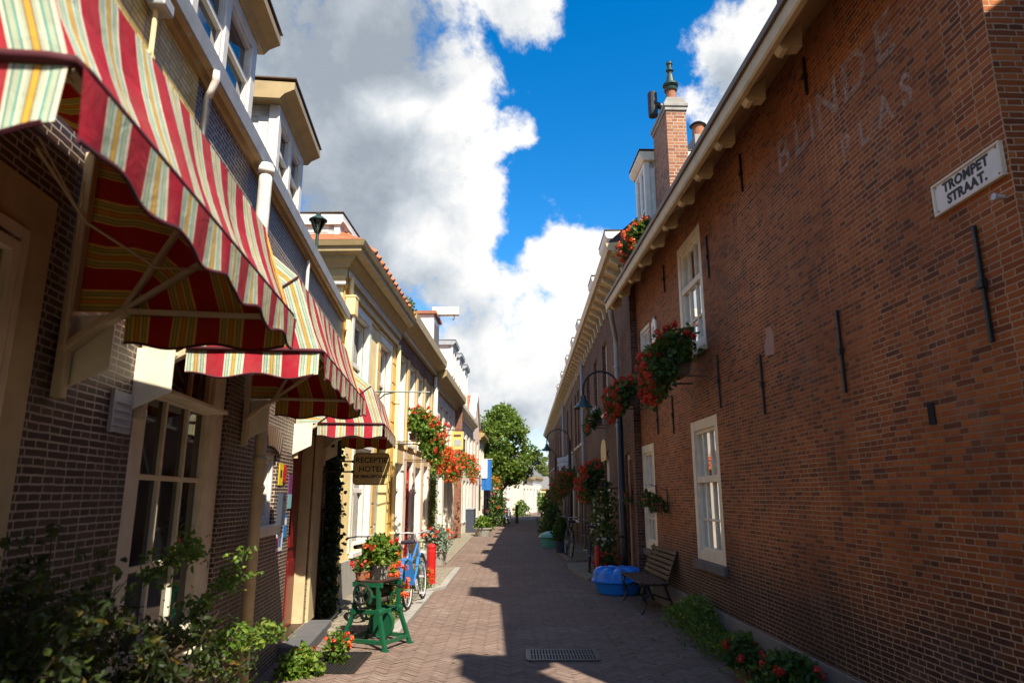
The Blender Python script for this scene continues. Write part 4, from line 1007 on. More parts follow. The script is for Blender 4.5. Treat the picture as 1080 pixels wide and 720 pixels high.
for k, (y, x, n, lab, sd, r_) in enumerate(((6.05, -.24, 480, 'nearest red geranium pot at the foot of the brick wall', 62, .26), (6.75, -.38, 260, 'small red geranium at the near end of the green planting strip', 63, .17))):
    clump(RW, (x, y, 0), lab, 'potted plant', 'potted_geranium', r_, r_*1.25, .26, n*2, 'leaf_ger', .058, [('fl_red', 9, .036, 22, .018)], pot=('stone' if k == 0 else 'terracotta', .15 if k == 0 else .10, .14), seed=sd)

# ------------------------------------------------------------------ bicycles
def bicycle(fr, loc, rz, lean, body, label, group, guard=None, basket=False):
    t = thing('bicycle', label, 'bicycle', fr, loc, group, rz=rz); t.rotation_euler[1] = lean
    r = .34; wb = 1.10
    for y in (0, wb):
        mb = MB(); mb.ring((0,y,r), r-.02, .02, 'x', 36, 8); wh = mb.build('wheel', M['rubber'], t, smooth=True)
        mb = MB(); mb.ring((0,y,r), r-.045, .010, 'x', 36, 6); mb.lathe((0,y,r), [(.022,-.04),(.022,.04)], 10, 'x')
        for k in range(18):
            g = k*math.pi/9; mb.tube([(.015*(-1)**k,y,r),(0,y+(r-.045)*math.cos(g),r+(r-.045)*math.sin(g))], .0016, 4)
        mb.build('spokes', M['steel'], wh)
        mb = MB(); pts = [(0,y+(r+.025)*math.cos(g),r+(r+.025)*math.sin(g)) for g in [R(a) for a in (range(25,190,11) if y == 0 else range(5,150,11))]]
        for a, b in zip(pts, pts[1:]): mb.beam(a, b, .045, .005)
        mb.build('mudguard', M[body], wh)
    mb = MB(); bb = (0,.44,.29); st = (0,.30,.80); hd0 = (0,.95,.60); hd1 = (0,.90,.86)
    for a, b, q in ((bb,st,.016),(bb,hd0,.017),((0,.35,.60),hd1,.014),(hd0,hd1,.019)): mb.tube([a,b], q, 8)
    for s_ in (-1,1):
        mb.tube([(s_*.045,0,r),(s_*.02,.44,.29)],.009,6); mb.tube([(s_*.045,0,r),(s_*.012,.31,.74)],.008,6); mb.tube([(s_*.012,.955,.58),(s_*.045,1.0,.50),(s_*.045,wb,r)],.010,6); mb.tube([(s_*.06,-.18,.70),(s_*.06,.30,.70),(s_*.06,.30,.70)],.006,6); mb.tube([(s_*.06,-.1,.70),(s_*.05,0,r)],.005,5)
    for yy in (-.15,.0,.15): mb.tube([(-.06,yy,.70),(.06,yy,.70)],.005,5)
    mb.build('frame', M[body], t)
    mb = MB(); mb.tube([(-.27,.68,1.03),(-.26,.78,1.04),(-.16,.90,1.04),(0,.89,1.02),(.16,.90,1.04),(.26,.78,1.04),(.27,.68,1.03)], .011, 8); mb.tube([(0,.90,.85),(0,.89,1.02)],.013,8)
    hb = mb.build('handlebar', M['steel'], t, smooth=True)
    mb = MB(); [mb.tube([(s_*.27,.66,1.028),(s_*.262,.78,1.04)],.017,8) for s_ in (-1,1)]; mb.build('grip', M['rubber'], hb)
    mb = MB(); mb.prism([(-.03,.50),(.03,.50),(.05,.36),(.115,.24),(.10,.18),(-.10,.18),(-.115,.24),(-.05,.36)], 'z', .90, .955); sd = mb.build('saddle', M['leather'], t, bevel=.02); mb = MB(); mb.tube([st,(0,.275,.90)],.013,8); mb.build('seat_post', M['steel'], sd)
    mb = MB(); mb.lathe((.05,.44,.29),[(.085,0),(.085,.006)],18,'x'); mb.tube([(.06,.44,.29),(.07,.54,.16)],.009,6); mb.tube([(-.06,.44,.29),(-.07,.34,.42)],.009,6); mb.box(.07,.16,.51,.58,.145,.165); mb.box(-.16,-.07,.31,.38,.41,.43); mb.build('crank', M['steel'], t)
    if guard:
        for s_ in (-1,1):
            mb = MB(); pts = [(r*1.0*math.cos(R(a)), r+r*1.0*math.sin(R(a))) for a in range(15,176,12)]; mb.prism(pts + [(-.12,r+.0),(.12,r-.02)], 'x', s_*.05, s_*.053); mb.build('skirt_guard', M[guard], t)
    if basket:
        mb = MB()
        for zz in (.72,.80,.88,.96): mb.tube([(-.17,1.0,zz),(.17,1.0,zz),(.17,1.28,zz),(-.17,1.28,zz)],.006,5,True)
        for x in (-.17,-.06,.06,.17): mb.tube([(x,1.0,.96),(x,1.0,.72),(x,1.28,.72),(x,1.28,.96)],.005,5)
        mb.build('basket', M['iron'], t)
    return t
bicycle(WORLD, (-1.50, 10.45, .055), R(-4), R(-5), 'bikeblue', 'bicycle with blue frame and blue skirt guards parked beside the green mangle', 'bicycles on the sunny side', guard='bikeblue')
bicycle(WORLD, (-1.95, 9.6, .055), R(4), R(-7), 'bikeblack', 'dark bicycle behind the green mangle, half hidden by flowers', 'bicycles on the sunny side')
bicycle(WORLD, (1.66, 15.4, .062), R(-6), R(5), 'bikeblack', 'foremost dark bicycle under the geranium basket', 'bicycles on the shaded side', basket=True)
bicycle(WORLD, (1.98, 15.6, .062), R(-10), R(6), 'bikeblack', 'dark bicycle nearest the brick wall under the geranium basket', 'bicycles on the shaded side')
bicycle(WORLD, (1.55, 18.7, .062), R(3), R(4), 'bikeblack', 'dark bicycle farther back, next to the mint green tub', 'bicycles on the shaded side')
# ------------------------------------------------------------------ yellow house
Y = thing('yellow_house', 'yellow plastered house with heavy olive cornice and orange tiled roof', 'building', YW)
wall(Y, 1, -.30, 4.30, 5.16, [(.48,1.60,2.92,4.80),(2.46,3.66,2.92,4.74),(.95,2.2,.72,2.5),(2.65,3.75,.12,2.72)], M['yellow'], deep=6, rev=.24)
window(Y, 1, .48, 1.60, 2.92, 4.80, cols=2, rails=(), fw=.10, dep=.13, mat='white', heavy=(3.95,), sill=('white', .07, .08, .05), side=.1)
window(Y, 1, 2.46, 3.66, 2.92, 4.74, cols=2, rails=(), fw=.10, dep=.13, mat='white', heavy=(3.95,), sill=('white', .07, .08, .05), side=.1)
window(Y, 1, .95, 2.2, .72, 2.5, cols=2, rails=(), fw=.10, dep=.13, mat='white', heavy=(1.75,), sill=('white', .07, .08, .05), side=.1)
for (a, b, c, d) in ((.48,1.60,2.92,4.80),(2.46,3.66,2.92,4.74),(.95,2.2,.72,2.5)):
    mb = MB(); bx(mb, 1, .0, .018, a-.13, a-.001, c, d+.13); bx(mb, 1, .0, .018, b+.001, b+.13, c, d+.13); bx(mb, 1, .0, .0178, a-.001, b+.001, d+.001, d+.13)
    bx(mb, 1, -.085, -.001, a+.001, a+.03, c, d-.03); bx(mb, 1, -.085, -.001, b-.03, b-.001, c, d-.03); bx(mb, 1, -.085, -.0012, a+.03, b-.03, d-.03, d-.001)
    mb.build('window_surround', M['white'], Y)
mb = MB(); bx(mb, 1, -.22, -.17, 2.66, 3.74, .13, 2.1); bx(mb, 1, -.2, -.10, 2.655, 3.745, 2.1, 2.18)
for z0, z1 in ((.3,.95),(1.1,1.95)):
    for yy in (2.74, 3.23): bx(mb, 1, -.172, -.155, yy, yy+.42, z0, z1)
dr = mb.build('door', M['grey'], Y, bevel=.006)
mb = MB(); bx(mb, 1, -.20, -.19, 2.66, 3.74, 2.2, 2.7); mb.build('fanlight', M['glass'], dr); mb = MB()
mb.ring((-.17,3.2,2.4), .16, .025, 'x', 20, 6)
for k in range(10): g = k*math.pi/5; mb.tube([(-.17,3.2,2.4),(-.17,3.2+.34*math.cos(g),2.4+.22*math.sin(g))], .016, 5)
mb.build('fanlight_ornament', M['white'], dr)
mb = MB(); mb.tube([(-.15,3.2,1.05),(-.10,3.2,1.05)],.02,8); mb.build('handle', M['steel'], dr)
mb = MB(); bx(mb, 1, .001, .03, -.3, 2.65, -.003, .62); bx(mb, 1, .001, .03, 3.75, 4.29, -.003, .62); mb.build('plinth', M['stone'], Y, bevel=.008)
for (a, b) in ((-.28,.0),(2.36,2.6),(3.9,4.28)):
    zz = .66; mb = MB()
    while zz < 5.0:
        bx(mb, 1, .001, .022, a, b, zz, min(5.0, zz+.40)); zz += .43
    mb.build('pilaster', M['yellow_dk'], Y, bevel=.006)
mb = MB(); bx(mb, 1, .001, .045, -.29, 4.29, 5.0, 5.08); bx(mb, 1, .001, .03, 1.75, 4.2, 4.88, 4.9); mb.build('moulding', M['yellow_dk'], Y)
prof = [(0.0,5.08),(.045,5.08),(.045,5.13),(.07,5.15),(.08,5.28),(.12,5.29),(.14,5.34),(.22,5.40),(.24,5.45),(.36,5.48),(.36,5.54),(.40,5.56),(.43,5.64),(0,5.68)]
cornice(Y, 1, -.30, 4.36, prof, 'olive')
mb = MB(); n_ = len(prof); vs = [(d, -.302-d, z) for d, z in prof] + [(-3.2, -.302-d, z) for d, z in prof]
vs += [(d, -.30, z) for d, z in prof]
mb.add(vs, [(i, (i+1) % n_, n_+(i+1) % n_, n_+i) for i in range(n_)] + [(i, 2*n_+i, 2*n_+(i+1) % n_, (i+1) % n_) for i in range(n_)]); mb.build('cornice_return', M['olive'], Y)
mb = MB(); bx(mb, 1, .082, .10, -.30, 4.3, 5.16, 5.27); mb.build('frieze', M['offwhite'], Y); mb = MB(); mb.tube([(-3.2,-.36,5.05),(.05,-.36,5.03)], .035, 8); mb.build('gutter', M['white'], Y, smooth=True)
mb = MB(); mb.add([(.38,-.62,5.69),(.38,4.3,5.69),(-5.9,4.3,5.69),(-5.9,-.62,5.69),(-2.8,2.4,7.7),(-2.8,4.3,7.7)], [(0,1,5,4),(0,4,3),(4,5,2,3),(1,2,5)]); mb.build('roof', M['tile_red'], Y)
mb = MB()
for k in range(14):
    y = .1+.31*k; mb.tube([(.42,y,5.70),(-.5,y,6.29)], .06, 6)
mb.build('tile_ridges', M['tile_red'], Y)
dormer(Y, -.28, .75, 5.7, 6.08, d=-.12, deep=1.7, cols=2, roofm='white', over=.05, sidewin=False)
dn = downpipe(Y, 1, .07, -.12, .05, 4.55, .05, 'yellow', bands=(.8, 2.2, 3.6)); mb = MB(); bx(mb, 1, .03, .19, -.22, -.02, 4.55, 4.85); bx(mb, 1, .02, .2, -.23, -.01, 4.84, 4.87); mb.tube([(.09,-.12,4.85),(.09,-.12,5.2)],.04,8); mb.build('rain_head', M['yellow'], dn)
downpipe(Y, 1, .07, 4.2, .05, 5.0, .05, 'yellow', bands=(.8, 2.2, 3.6))
gp = clump(YW, (.28, 3.75, 5.66), 'tuft of green growing on the olive cornice', 'plant', 'cornice_plant', .22, .55, .32, 420, 'leaf_lt', .06, seed=70)
# wall arm
wa = thing('wall_bracket', 'empty dark green iron bracket arm reaching out over the hotel sign', 'bracket', YW, (0, 1.95, 3.52))
mb = MB(); mb.beam((.01,0,-.45),(.01,0,.12),.02,.03,up=(1,0,0)); mb.tube([(.01,0,.08),(1.1,.25,.10)],.014,8); mb.tube([(.01,0,-.40),(.08,.02,-.15),(.25,.06,.03),(.45,.1,.085)],.014,8); mb.tube([(.01,0,-.15),(.12,.03,-.02),(.2,.05,.08)],.010,6); mb.tube([(1.1,.25,.1),(1.1,.25,.06)],.01,6); mb.build('arm', M['greeniron'], wa)

# ------------------------------------------------------------------ row of ochre and white fronts
C_ = thing('ochre_house', 'ochre fronted house with tall white windows and dark brown frieze', 'building', YW)
up = [(4.62,5.52,2.9,4.86),(6.0,6.9,2.9,4.86),(7.36,8.26,2.9,4.86),(8.78,9.6,2.9,4.86)]
lo = [(4.62,5.6,.5,2.4),(6.0,6.95,.12,2.5),(7.3,8.3,.5,2.4),(8.75,9.65,.12,2.5)]
wall(C_, 1, 4.32, 10.2, 5.5, up+lo, M['tan'], deep=6, rev=.22, revmat=M['white'])
for (a, b, c, d) in up: window(C_, 1, a, b, c, d, cols=2, rails=(), fw=.09, dep=.12, mat='white', heavy=(3.95,), sill=('white', .06, .07, .03))
for i, (a, b, c, d) in enumerate(lo): window(C_, 1, a, b, c, d, cols=2 if i % 2 == 0 else 1, rails=(), fw=.1, dep=.10, mat='white' if i % 2 == 0 else ('redpaint' if i == 1 else 'cream_lt'), heavy=(1.8,) if i % 2 == 0 else (.9, 2.0), sill=('white', .06, .07, .03))
mb = MB(); bx(mb, 1, .001, .035, 4.33, 10.19, 4.98, 5.32); mb.build('frieze', M['brick_red'], C_)
mb = MB(); bx(mb, 1, .001, .02, 4.33, 10.19, .0, 2.72); 
mb2 = MB()
for a, b in zip([4.33]+[o[1] for o in lo], [o[0] for o in lo]+[10.19]): bx(mb2, 1, .001, .02, a+.005, b-.005, .45, 2.7)
mb2.build('ground_floor_panel', M['pinkwhite'], C_)
for y in (4.45, 5.76, 7.13, 8.52, 9.9): mb = MB(); bx(mb, 1, .003, .05, y-.13, y+.13, 2.75, 4.95); mb.build('pilaster', M['tan'], C_, bevel=.006)
cornice(C_, 1, 4.37, 10.25, [(0.0,5.33),(.10,5.33),(.14,5.44),(.34,5.55),(.42,5.60),(.44,5.80),(0,5.84)], 'olive')
mb = MB(); bx(mb, 1, .102, .13, 4.4, 10.2, 5.36, 5.43); mb.build('gutter', M['white'], C_)
mb = MB(); mb.prism([(.34,5.85),(-2.8,8.4),(-5.9,5.85)], 'y', 4.35, 10.2); mb.build('roof', M['tile_red'], C_)
downpipe(C_, 1, .1, 10.12, .05, 5.3, .055, 'cream_lt', bands=(1, 3))

D_ = thing('hoist_house', 'cream house with a white hoist beam dormer above its cornice', 'building', YW)
up = [(10.7+1.45*k, 11.6+1.45*k, 2.95, 4.7) for k in range(4)]; lo = [(10.6,11.5,.5,2.4),(12.1,13.1,.1,2.45),(13.6,14.6,.1,2.45),(15.1,16.1,.4,2.4)]
wall(D_, 1, 10.22, 16.9, 5.3, up+lo, M['offwhite'], deep=6, rev=.2)
for (a, b, c, d) in up: window(D_, 1, a, b, c, d, cols=2, fw=.08, dep=.1, mat='white', heavy=(3.9,), sill=('white', .06, .07, .03))
for (a, b, c, d) in lo: window(D_, 1, a, b, c, d, cols=2, fw=.09, dep=.1, mat='white', heavy=(1.8,))
cornice(D_, 1, 10.28, 16.95, [(0.0,5.05),(.10,5.05),(.14,5.18),(.32,5.30),(.42,5.36),(.44,5.56),(0,5.6)], 'olive')
mb = MB(); mb.prism([(.34,5.61),(-2.8,8.4),(-5.9,5.6)], 'y', 10.25, 16.9); mb.build('roof', M['tile_red'], D_)
mb = MB(); bx(mb, 1, -.95, -.16, 11.2, 12.6, 5.62, 7.62); hd = mb.build('hoist_dormer', M['white'], D_, bevel=.01)
mb = MB(); bx(mb, 1, -1.1, -.08, 11.1, 12.7, 7.62, 7.72); mb.build('dormer_roof', M['terracotta'], hd)
mb = MB(); bx(mb, 1, -.3, .62, 11.72, 11.95, 7.74, 8.02); mb.build('hoist_beam', M['cream_lt'], hd, bevel=.01); mb = MB(); mb.tube([(.45,11.83,7.75),(.45,11.83,7.60),(.42,11.83,7.57),(.40,11.83,7.62)],.015,6); mb.build('hook', M['iron'], hd)
mb = MB(); bx(mb, 1, -.18, -.15, 11.35, 12.45, 5.8, 7.4); mb.build('loading_door', M['brown'], hd)
downpipe(D_, 1, .1, 10.4, .05, 5.1, .05, 'zinc')
mb = MB()
for k in range(8): mb.tube([(.55,13.4+.3*k,2.95),(.55,13.4+.3*k,3.75)],.014,5)
bx(mb, 1, .0, .6, 13.3, 15.6, 2.86, 2.95); mb.tube([(0,13.35,3.75),(.55,13.35,3.75),(.55,15.55,3.75),(0,15.55,3.75)],.02,6); mb.build('balcony', M['iron'], D_)

def plain_house(fr, sg, y0, y1, h, mat, roofm, label, name='terraced_house', nwin=3, rise=2.6, dorm=0, storeys=2, out=.3, trim='white', gmat='white', winmat='white', gable=False, doormat='grey', seed=0, cor='olive', glass='glass'):
    t = thing(name, label, 'building', fr, (0, y0, 0)); L = y1-y0; ops = []; up = []; lo = []
    for k in range(nwin):
        c = L*(k+.5)/nwin; w = min(.5, L/nwin*.3)
        lo.append((c-w, c+w, .1 if (k+seed) % 3 == 0 else .55, 2.35)); 
        if storeys > 1: up.append((c-w, c+w, 2.95, min(h-.55, 4.7)))
    wall(t, sg, 0, L, h, up+lo, M[mat], deep=6, rev=.18)
    for (a, b, c, d) in up+lo:
        if c < .2: window(t, sg, a, b, c, d, cols=1, fw=.09, dep=.09, mat=doormat, heavy=(.9, 1.95), pane=glass)
        else: window(t, sg, a, b, c, d, cols=2, fw=.07, dep=.09, mat=winmat, heavy=((c+d)/2+.1,), sill=(trim, .05, .07, .04), pane=glass)
    if gable:
        mb = MB(); X = 0; mb.prism([(0,h),(L,h),(L*.5,h+gable)], 'x', -sg*.25, 0); mb.build('gable', M[mat], t)
        mb = MB(); bx(mb, sg, -.28, .06, -.02, .0, h, h+.02); mb.beam((sg*-.1,-.05,h),(sg*-.1,L/2,h+gable+.05),.4,.1,up=(0,0,1)); mb.beam((sg*-.1,L+.05,h),(sg*-.1,L/2,h+gable+.05),.4,.1,up=(0,0,1)); mb.build('gable_coping', M[trim], t)
        mb = MB(); mb.prism([(0,h),(L*.5,h+gable),(L,h)], 'x', -sg*.26, -sg*6); mb.build('roof', M[roofm], t)
    else:
        cornice(t, sg, -.02, L+.02, [(0.0,h-.25),(.08,h-.25),(.12,h-.12),(out*.8,h-.04),(out,h),(out+.02,h+.16),(0,h+.2)], cor)
        mb = MB(); mb.prism([(sg*out*.8,h+.205),(-sg*2.8,h+rise),(-sg*5.9,h+.2)], 'y', 0, L); rf = mb.build('roof', M[roofm], t)
        mb = MB(); mb.box(-sg*2.6,-sg*3.0,L*.2,L*.2+.5,h+rise-.5,h+rise+.6); mb.lathe((-sg*2.8,L*.2+.25,h+rise+.6),[(.11,0),(.09,.3)],10); mb.build('chimney', M['brick_red'], rf)
        for k in range(dorm):
            c = L*(k+.5)/dorm; dormer(t, c-.75, c+.75, h+.2, h+2.75, d=-.25, deep=1.8, cols=2, roofm='grey', over=.12, wallm='white', sg=sg)
    return t
plain_house(YW, 1, 17.1, 25.5, 5.25, 'offwhite', 'tile_grey', 'off-white house with three pale box dormers in a row', nwin=5, dorm=3, cor='cream_lt', doormat='white')
# orange brick edge on the near end of the next house
plain_house(YW, 1, 25.7, 30.2, 5.6, 'pinkwhite', 'tile_red', 'narrow pinkish house past the box dormers with a pointed white gable', nwin=2, gable=1.7, doormat='bluecloth')
plain_house(YW, 1, 30.3, 34.8, 5.2, 'offwhite', 'tile_red', 'cream house behind the blue banner, just before the tree', nwin=3, doormat='dkgrey')

mb = MB(); bx(mb, 1, .0, .28, 16.92, 17.09, 0, 5.25); mb.build('brick_pier', M['brick_red'], D_)
# flower boxes on the sunny side
G2 = 'orange red flower boxes on the sunny fronts'
flower_box(YW, .66, 2.75, 3.85, 2.90, 1, .50, 'nearest orange red flower box, by the yellow downpipe', 81, fm='fl_orange', fm2='fl_red', nleaf=2400, nfl=130, hang=.35, group=G2, leafm='leaf_lt')
flower_box(YW, .55, 5.1, 6.6, 2.66, 1, .46, 'orange red flower box hanging on the ochre front', 82, fm='fl_orange', nleaf=1000, nfl=190, group=G2, leafm='leaf_lt')
flower_box(YW, .55, 8.3, 9.8, 2.55, 1, .42, 'dense orange flower box at the far end of the ochre front', 83, fm='fl_orange', nleaf=600, nfl=190, group=G2, leafm='leaf_lt')
flower_box(YW, .60, 13.2, 15.6, 2.70, 1, .46, 'farthest orange flower box, below the black balcony', 84, fm='fl_orange', nleaf=600, nfl=130, group=G2, leafm='leaf_lt')
# yellow hanging sign
hs = thing('hanging_sign', 'pale yellow hanging sign with a small picture on the cream house', 'sign', YW, (.30, 13.0, 3.55))
mb = MB(); mb.prism([(.0,-.30),(.06,-.34),(.12,-.30),(.2,-.34),(.28,-.30),(.36,-.34),(.42,-.30),(.42,.30),(.0,.30)], 'y', -.015, .015); p_ = mb.build('board', M['sign_yellow'], hs); mb = MB(); mb.box(.10,.34,-.02,-.016,-.2,.02); mb.build('picture', M['grey'], p_); mb = MB(); mb.box(.08,.34,-.02,-.016,.12,.2); mb.build('lettering', M['brown'], p_); mb = MB(); mb.tube([(-.3,0,.36),(.45,0,.36)],.014,6); mb.tube([(.05,0,.3),(.05,0,.36)],.006,5); mb.tube([(.37,0,.3),(.37,0,.36)],.006,5); mb.build('bracket', M['iron'], hs)
# creeper on the cream house, planters, pots
cr = thing('wall_creeper', 'thin green creeper climbing between the ochre and cream fronts', 'climbing plant', YW, (.05, 10.0, 0)); rg = random.Random(91); mb = MB()
for _ in range(900): z = rg.uniform(.2, 2.6); mb.leaf((abs(rg.gauss(.05,.06)), rg.gauss(0,.12), z), rg, .07, .05, .2, out=(.8,-.4,-.3))
mb.build('foliage', M['leaf_lt'], cr)
mb = MB(); mb.tube([(.0,0,0),(.03,.05,1),(.0,-.03,2.6)],.015,5); mb.build('stem', M['bark'], cr)
clump(WORLD, (-1.85, 17.6, .0), 'stone pot with silvery leaves and orange flowers past the red post', 'potted plant', 'potted_plant', .42, .42, .62, 700, 'leaf_grey', .09, [('fl_orange', 14, .05, 16, .03), ('fl_red', 6, .05, 14, .03)], pot=('stone', .26, .36), seed=92)
clump(WORLD, (-1.72, 9.75, .05), 'tangle of orange flowers and leaves behind the green mangle', 'plant', 'flowering_plant', .30, .55, .78, 900, 'leaf_lt', .055, [('fl_orange', 60, .045, 16, .022)], seed=93)
clump(WORLD, (-1.62, 12.75, .05), 'low orange flowers at the foot of the thick red post', 'plant', 'flowering_plant', .22, .30, .42, 420, 'leaf_lt', .05, [('fl_orange', 26, .04, 14, .02)], seed=94)
clump(WORLD, (-1.25, 30.0, .0), 'square trough of green plants far along the sunny side', 'planter', 'planter_trough', .40, .5, .5, 420, 'leaf_lt', .12, pot=('stone', .38, .35), seed=95)
mb = MB(); ub = thing('utility_box', 'grey blue cabinet against the white front before the trough', 'cabinet', YW, (.2, 22.6, 0)); mb.box(-.2,.2,-.5,.5,0,1.05); b_ = mb.build('body', M['dkgrey'], ub, bevel=.02); mb = MB(); mb.box(-.22,.22,-.52,.52,1.05,1.1); mb.build('lid', M['grey'], b_)
# blue banner
bnr = thing('banner', 'blue and white banner hanging on the sunny fronts before the tree', 'banner', YW, (.05, 30.6, 0)); mb = MB(); n = 8
for k in range(n): mb.quad((.1+.6*k/n,.03*math.sin(k*1.2),2.0),(.1+.6*(k+1)/n,.03*math.sin((k+1)*1.2),2.0),(.1+.6*(k+1)/n,.03*math.sin((k+1)*1.2),3.8),(.1+.6*k/n,.03*math.sin(k*1.2),3.8))
cl = mb.build('cloth', M['bluecloth'], bnr, smooth=True); mb = MB(); mb.box(.1,.44,-.05,-.045,2.7,3.78); mb.build('white_field', M['st_white'], cl); mb = MB(); mb.tube([(0,0,3.82),(.75,0,3.82)],.02,6); mb.build('rod', M['white'], bnr)
flower_box(YW, .7, 32.2, 33.8, 2.35, 1, .5, 'small yellow orange flower box by the blue banner', 96, fm='fl_orange', fm2='fl_yellow', nleaf=300, nfl=60, group=G2, leafm='leaf_lt')

# ------------------------------------------------------------------ tree and everything beyond
def tree(name, loc, H_, crown, rad, label, leafm, n, size, seed, trunk=.16, group=None):
    rg = random.Random(seed); t = thing(name, label, 'tree', WORLD, loc, group)
    tb = MB(); tb.tube([(0,0,0),(.05,.03,crown*.5),(-.04,.05,crown),(.05,0,H_*.7),(0,0,H_*.9)], [trunk,trunk*.8,trunk*.65,trunk*.35,.03], 8)
    lm = MB(); lf = MB(); cl = []
    for k in range(120):
        z = rg.uniform(crown, H_); f = (z-crown)/(H_-crown); rr = rad*(math.sin(math.pi*min(1, .16+f*.84))**.6)*(.15+.92*rg.random()**.6)*(1.05-.25*f)
        g = rg.uniform(0, 6.28); c = Vector((rr*math.cos(g), rr*math.sin(g), z)); cl.append((c, rad*rg.uniform(.16,.30)))
        if k % 3 == 0: lm.tube([(0,0,max(crown*.7, z-rr*.9)), c*.55+Vector((0,0,z*.45-.2)), c], [trunk*.3,trunk*.18,.015], 5)
    for _ in range(n):
        c, r_ = rg.choice(cl); d = Vector((rg.gauss(0,1), rg.gauss(0,1), rg.gauss(0,.7))); d = d.normalized()*r_*rg.random()**.4
        lf.leaf(c+d, rg, size*rg.uniform(.6,1.3), size*.75, .3, out=(d.x/r_*.6, d.y/r_*.6, .1))
    tk = tb.build('trunk', M['bark'], t, smooth=True); lm.build('limbs', M['bark'], tk); lf.build('crown', M[leafm], t)
tree('street_tree', (-.75, 48, 0), 7.6, 2.7, 2.4, 'leafy green street tree rising above the far house fronts', 'leaf_tree', 13000, .20, 101)
G3 = 'pale trees beyond the street end'
for i, (x, y, h, r_, lab) in enumerate(((5.6, 160, 11.4, 4.0, 'leftmost pale tree above the distant roofs'), (11.0, 168, 12.6, 4.4, 'middle pale tree above the distant roofs'), (16.5, 163, 11.0, 3.8, 'rightmost pale tree above the distant roofs'))):
    tree('distant_tree', (x, y, 0), h, 2.5, r_, lab, 'leaf_far', 3500, .42, 110+i, .25, G3)
BW = Frame(-2.1, 47.5, R(7.5))
plain_house(BW, 1, 4.0, 9.5, 4.6, 'white', 'tile_dk', 'white house just past the street tree', nwin=3, seed=1)
plain_house(BW, 1, 9.6, 15.5, 4.9, 'white', 'tile_grey', 'second white house past the street tree, with grey roof', nwin=3, seed=2, cor='grey')
plain_house(BW, 1, -1.5, 3.8, 4.0, 'brick_red', 'tile_dk', 'small brick front hidden behind the street tree', nwin=2)
CW = Frame(1.0, 64.5, R(9))
plain_house(CW, 1, 0, 7, 3.3, 'offwhite', 'tile_grey', 'low pale house at the bend with a grey roof', nwin=3, rise=3.2)
plain_house(CW, 1, 7.2, 15, 3.5, 'white', 'tile_grey', 'low white house farthest along at the bend', nwin=3, rise=3.0)
EW = Frame(5.0, 140, R(70))
plain_house(EW, 1, -6, 10, 3.0, 'tan', 'tile_grey', 'grey roofed house far off at the end of the street', nwin=5, rise=2.6)
for i, (x, y, lab) in enumerate(((-.55, 41.5, 'parked dark bicycle under the street tree'), (-.35, 42.6, 'second bicycle under the street tree, nearer the road'))):
    bicycle(WORLD, (x, y, 0), R(20-30*i), R(4), 'bikeblue' if i else 'bikeblack', lab, 'bicycles under the tree')
clump(WORLD, (-.85, 40.0, 0), 'dark leafy shrub at the foot of the street tree', 'shrub', 'shrub', .7, .8, 2.1, 900, 'leaf_ger', .16, [('fl_orange', 14, .1, 14, .06)], seed=121)
clump(WORLD, (.75, 60.0, 0), 'round green shrub in front of the low pale house', 'shrub', 'shrub', .8, .8, 1.3, 400, 'leaf_lt', .2, seed=122)
clump(WORLD, (3.1, 76.0, 0), 'big light green shrub at the bend in front of the low white house', 'shrub', 'shrub', 1.2, 1.2, 2.2, 500, 'leaf_lt', .25, seed=123)
bl = thing('bollard', 'dark bollard near the far parked bicycles', 'bollard', WORLD, (.3, 44.5, 0)); mb = MB(); mb.lathe((0,0,0), [(.12,0),(.12,.1),(.09,.12),(.08,.9),(.11,.95),(.08,1.05),(0,1.1)], 12); mb.build('post', M['iron'], bl)

# ------------------------------------------------------------------ shaded brick row on the right
def row_house(y0, y1, h, mat, label, ops_up, ops_lo, seed, dorm=(), pipe=None, near=False, eave='eave', h0=0.0):
    t = thing('row_house', label, 'building', FW, (0, y0, 0)); L = y1-y0
    wall(t, -1, 0, L, h, ops_up+ops_lo, M[mat], deep=5.5, rev=.2)
    for (a, b, c, d) in ops_up: window(t, -1, a, b, c, d, cols=2, fw=.07, dep=.12, mat='cream_lt', heavy=((c+d)/2,), sill=('cream_lt', .06, .07, .04))
    for (a, b, c, d) in ops_lo:
        if c < .3: window(t, -1, a, b, c, d, cols=1, fw=.10, dep=.08, mat='cream_lt' if seed % 2 else 'dkgrey', heavy=(.9, 1.95))
        else: window(t, -1, a, b, c, d, cols=2, fw=.08, dep=.08, mat='cream_lt', heavy=((c+d)/2,), sill=('cream_lt', .06, .07, .04))
    mb = MB(); mb.prism([(0,h-.10),(-.06,h-.1),(-.30,h+.02),(-.38,h+.02),(-.42,h+.16),(0,h+.2)], 'y', -.1 if near else .0, L); mb.build('eave', M[eave], t)
    n = int(L/.62)
    for k in range(n):
        mb = MB(); y = .25+L*k/n; mb.prism([(0,h-.42),(-.06,h-.42),(-.10,h-.20),(-.30,h-.08),(-.30,h+.005),(0,h-.104)], 'y', y-.05, y+.05); mb.build('eave_bracket', M['cream'], t)
    mb = MB(); mb.prism([(-.38,h+.205),(2.7,h+2.9),(5.6,h+.2)], 'y', 0, L); mb.build('roof', M['tile_dk'], t)
    for (a, b, z1, d) in dorm: dormer(t, a, b, h+.1, z1, d=d, deep=2.0, cols=2, roofm='white', over=.08, wallm='white', sg=-1)
    if pipe is not None: downpipe(t, -1, .09, pipe, .05, h-.1, .05, 'zinc', bands=(.4, 2.0, 3.6))
    return t
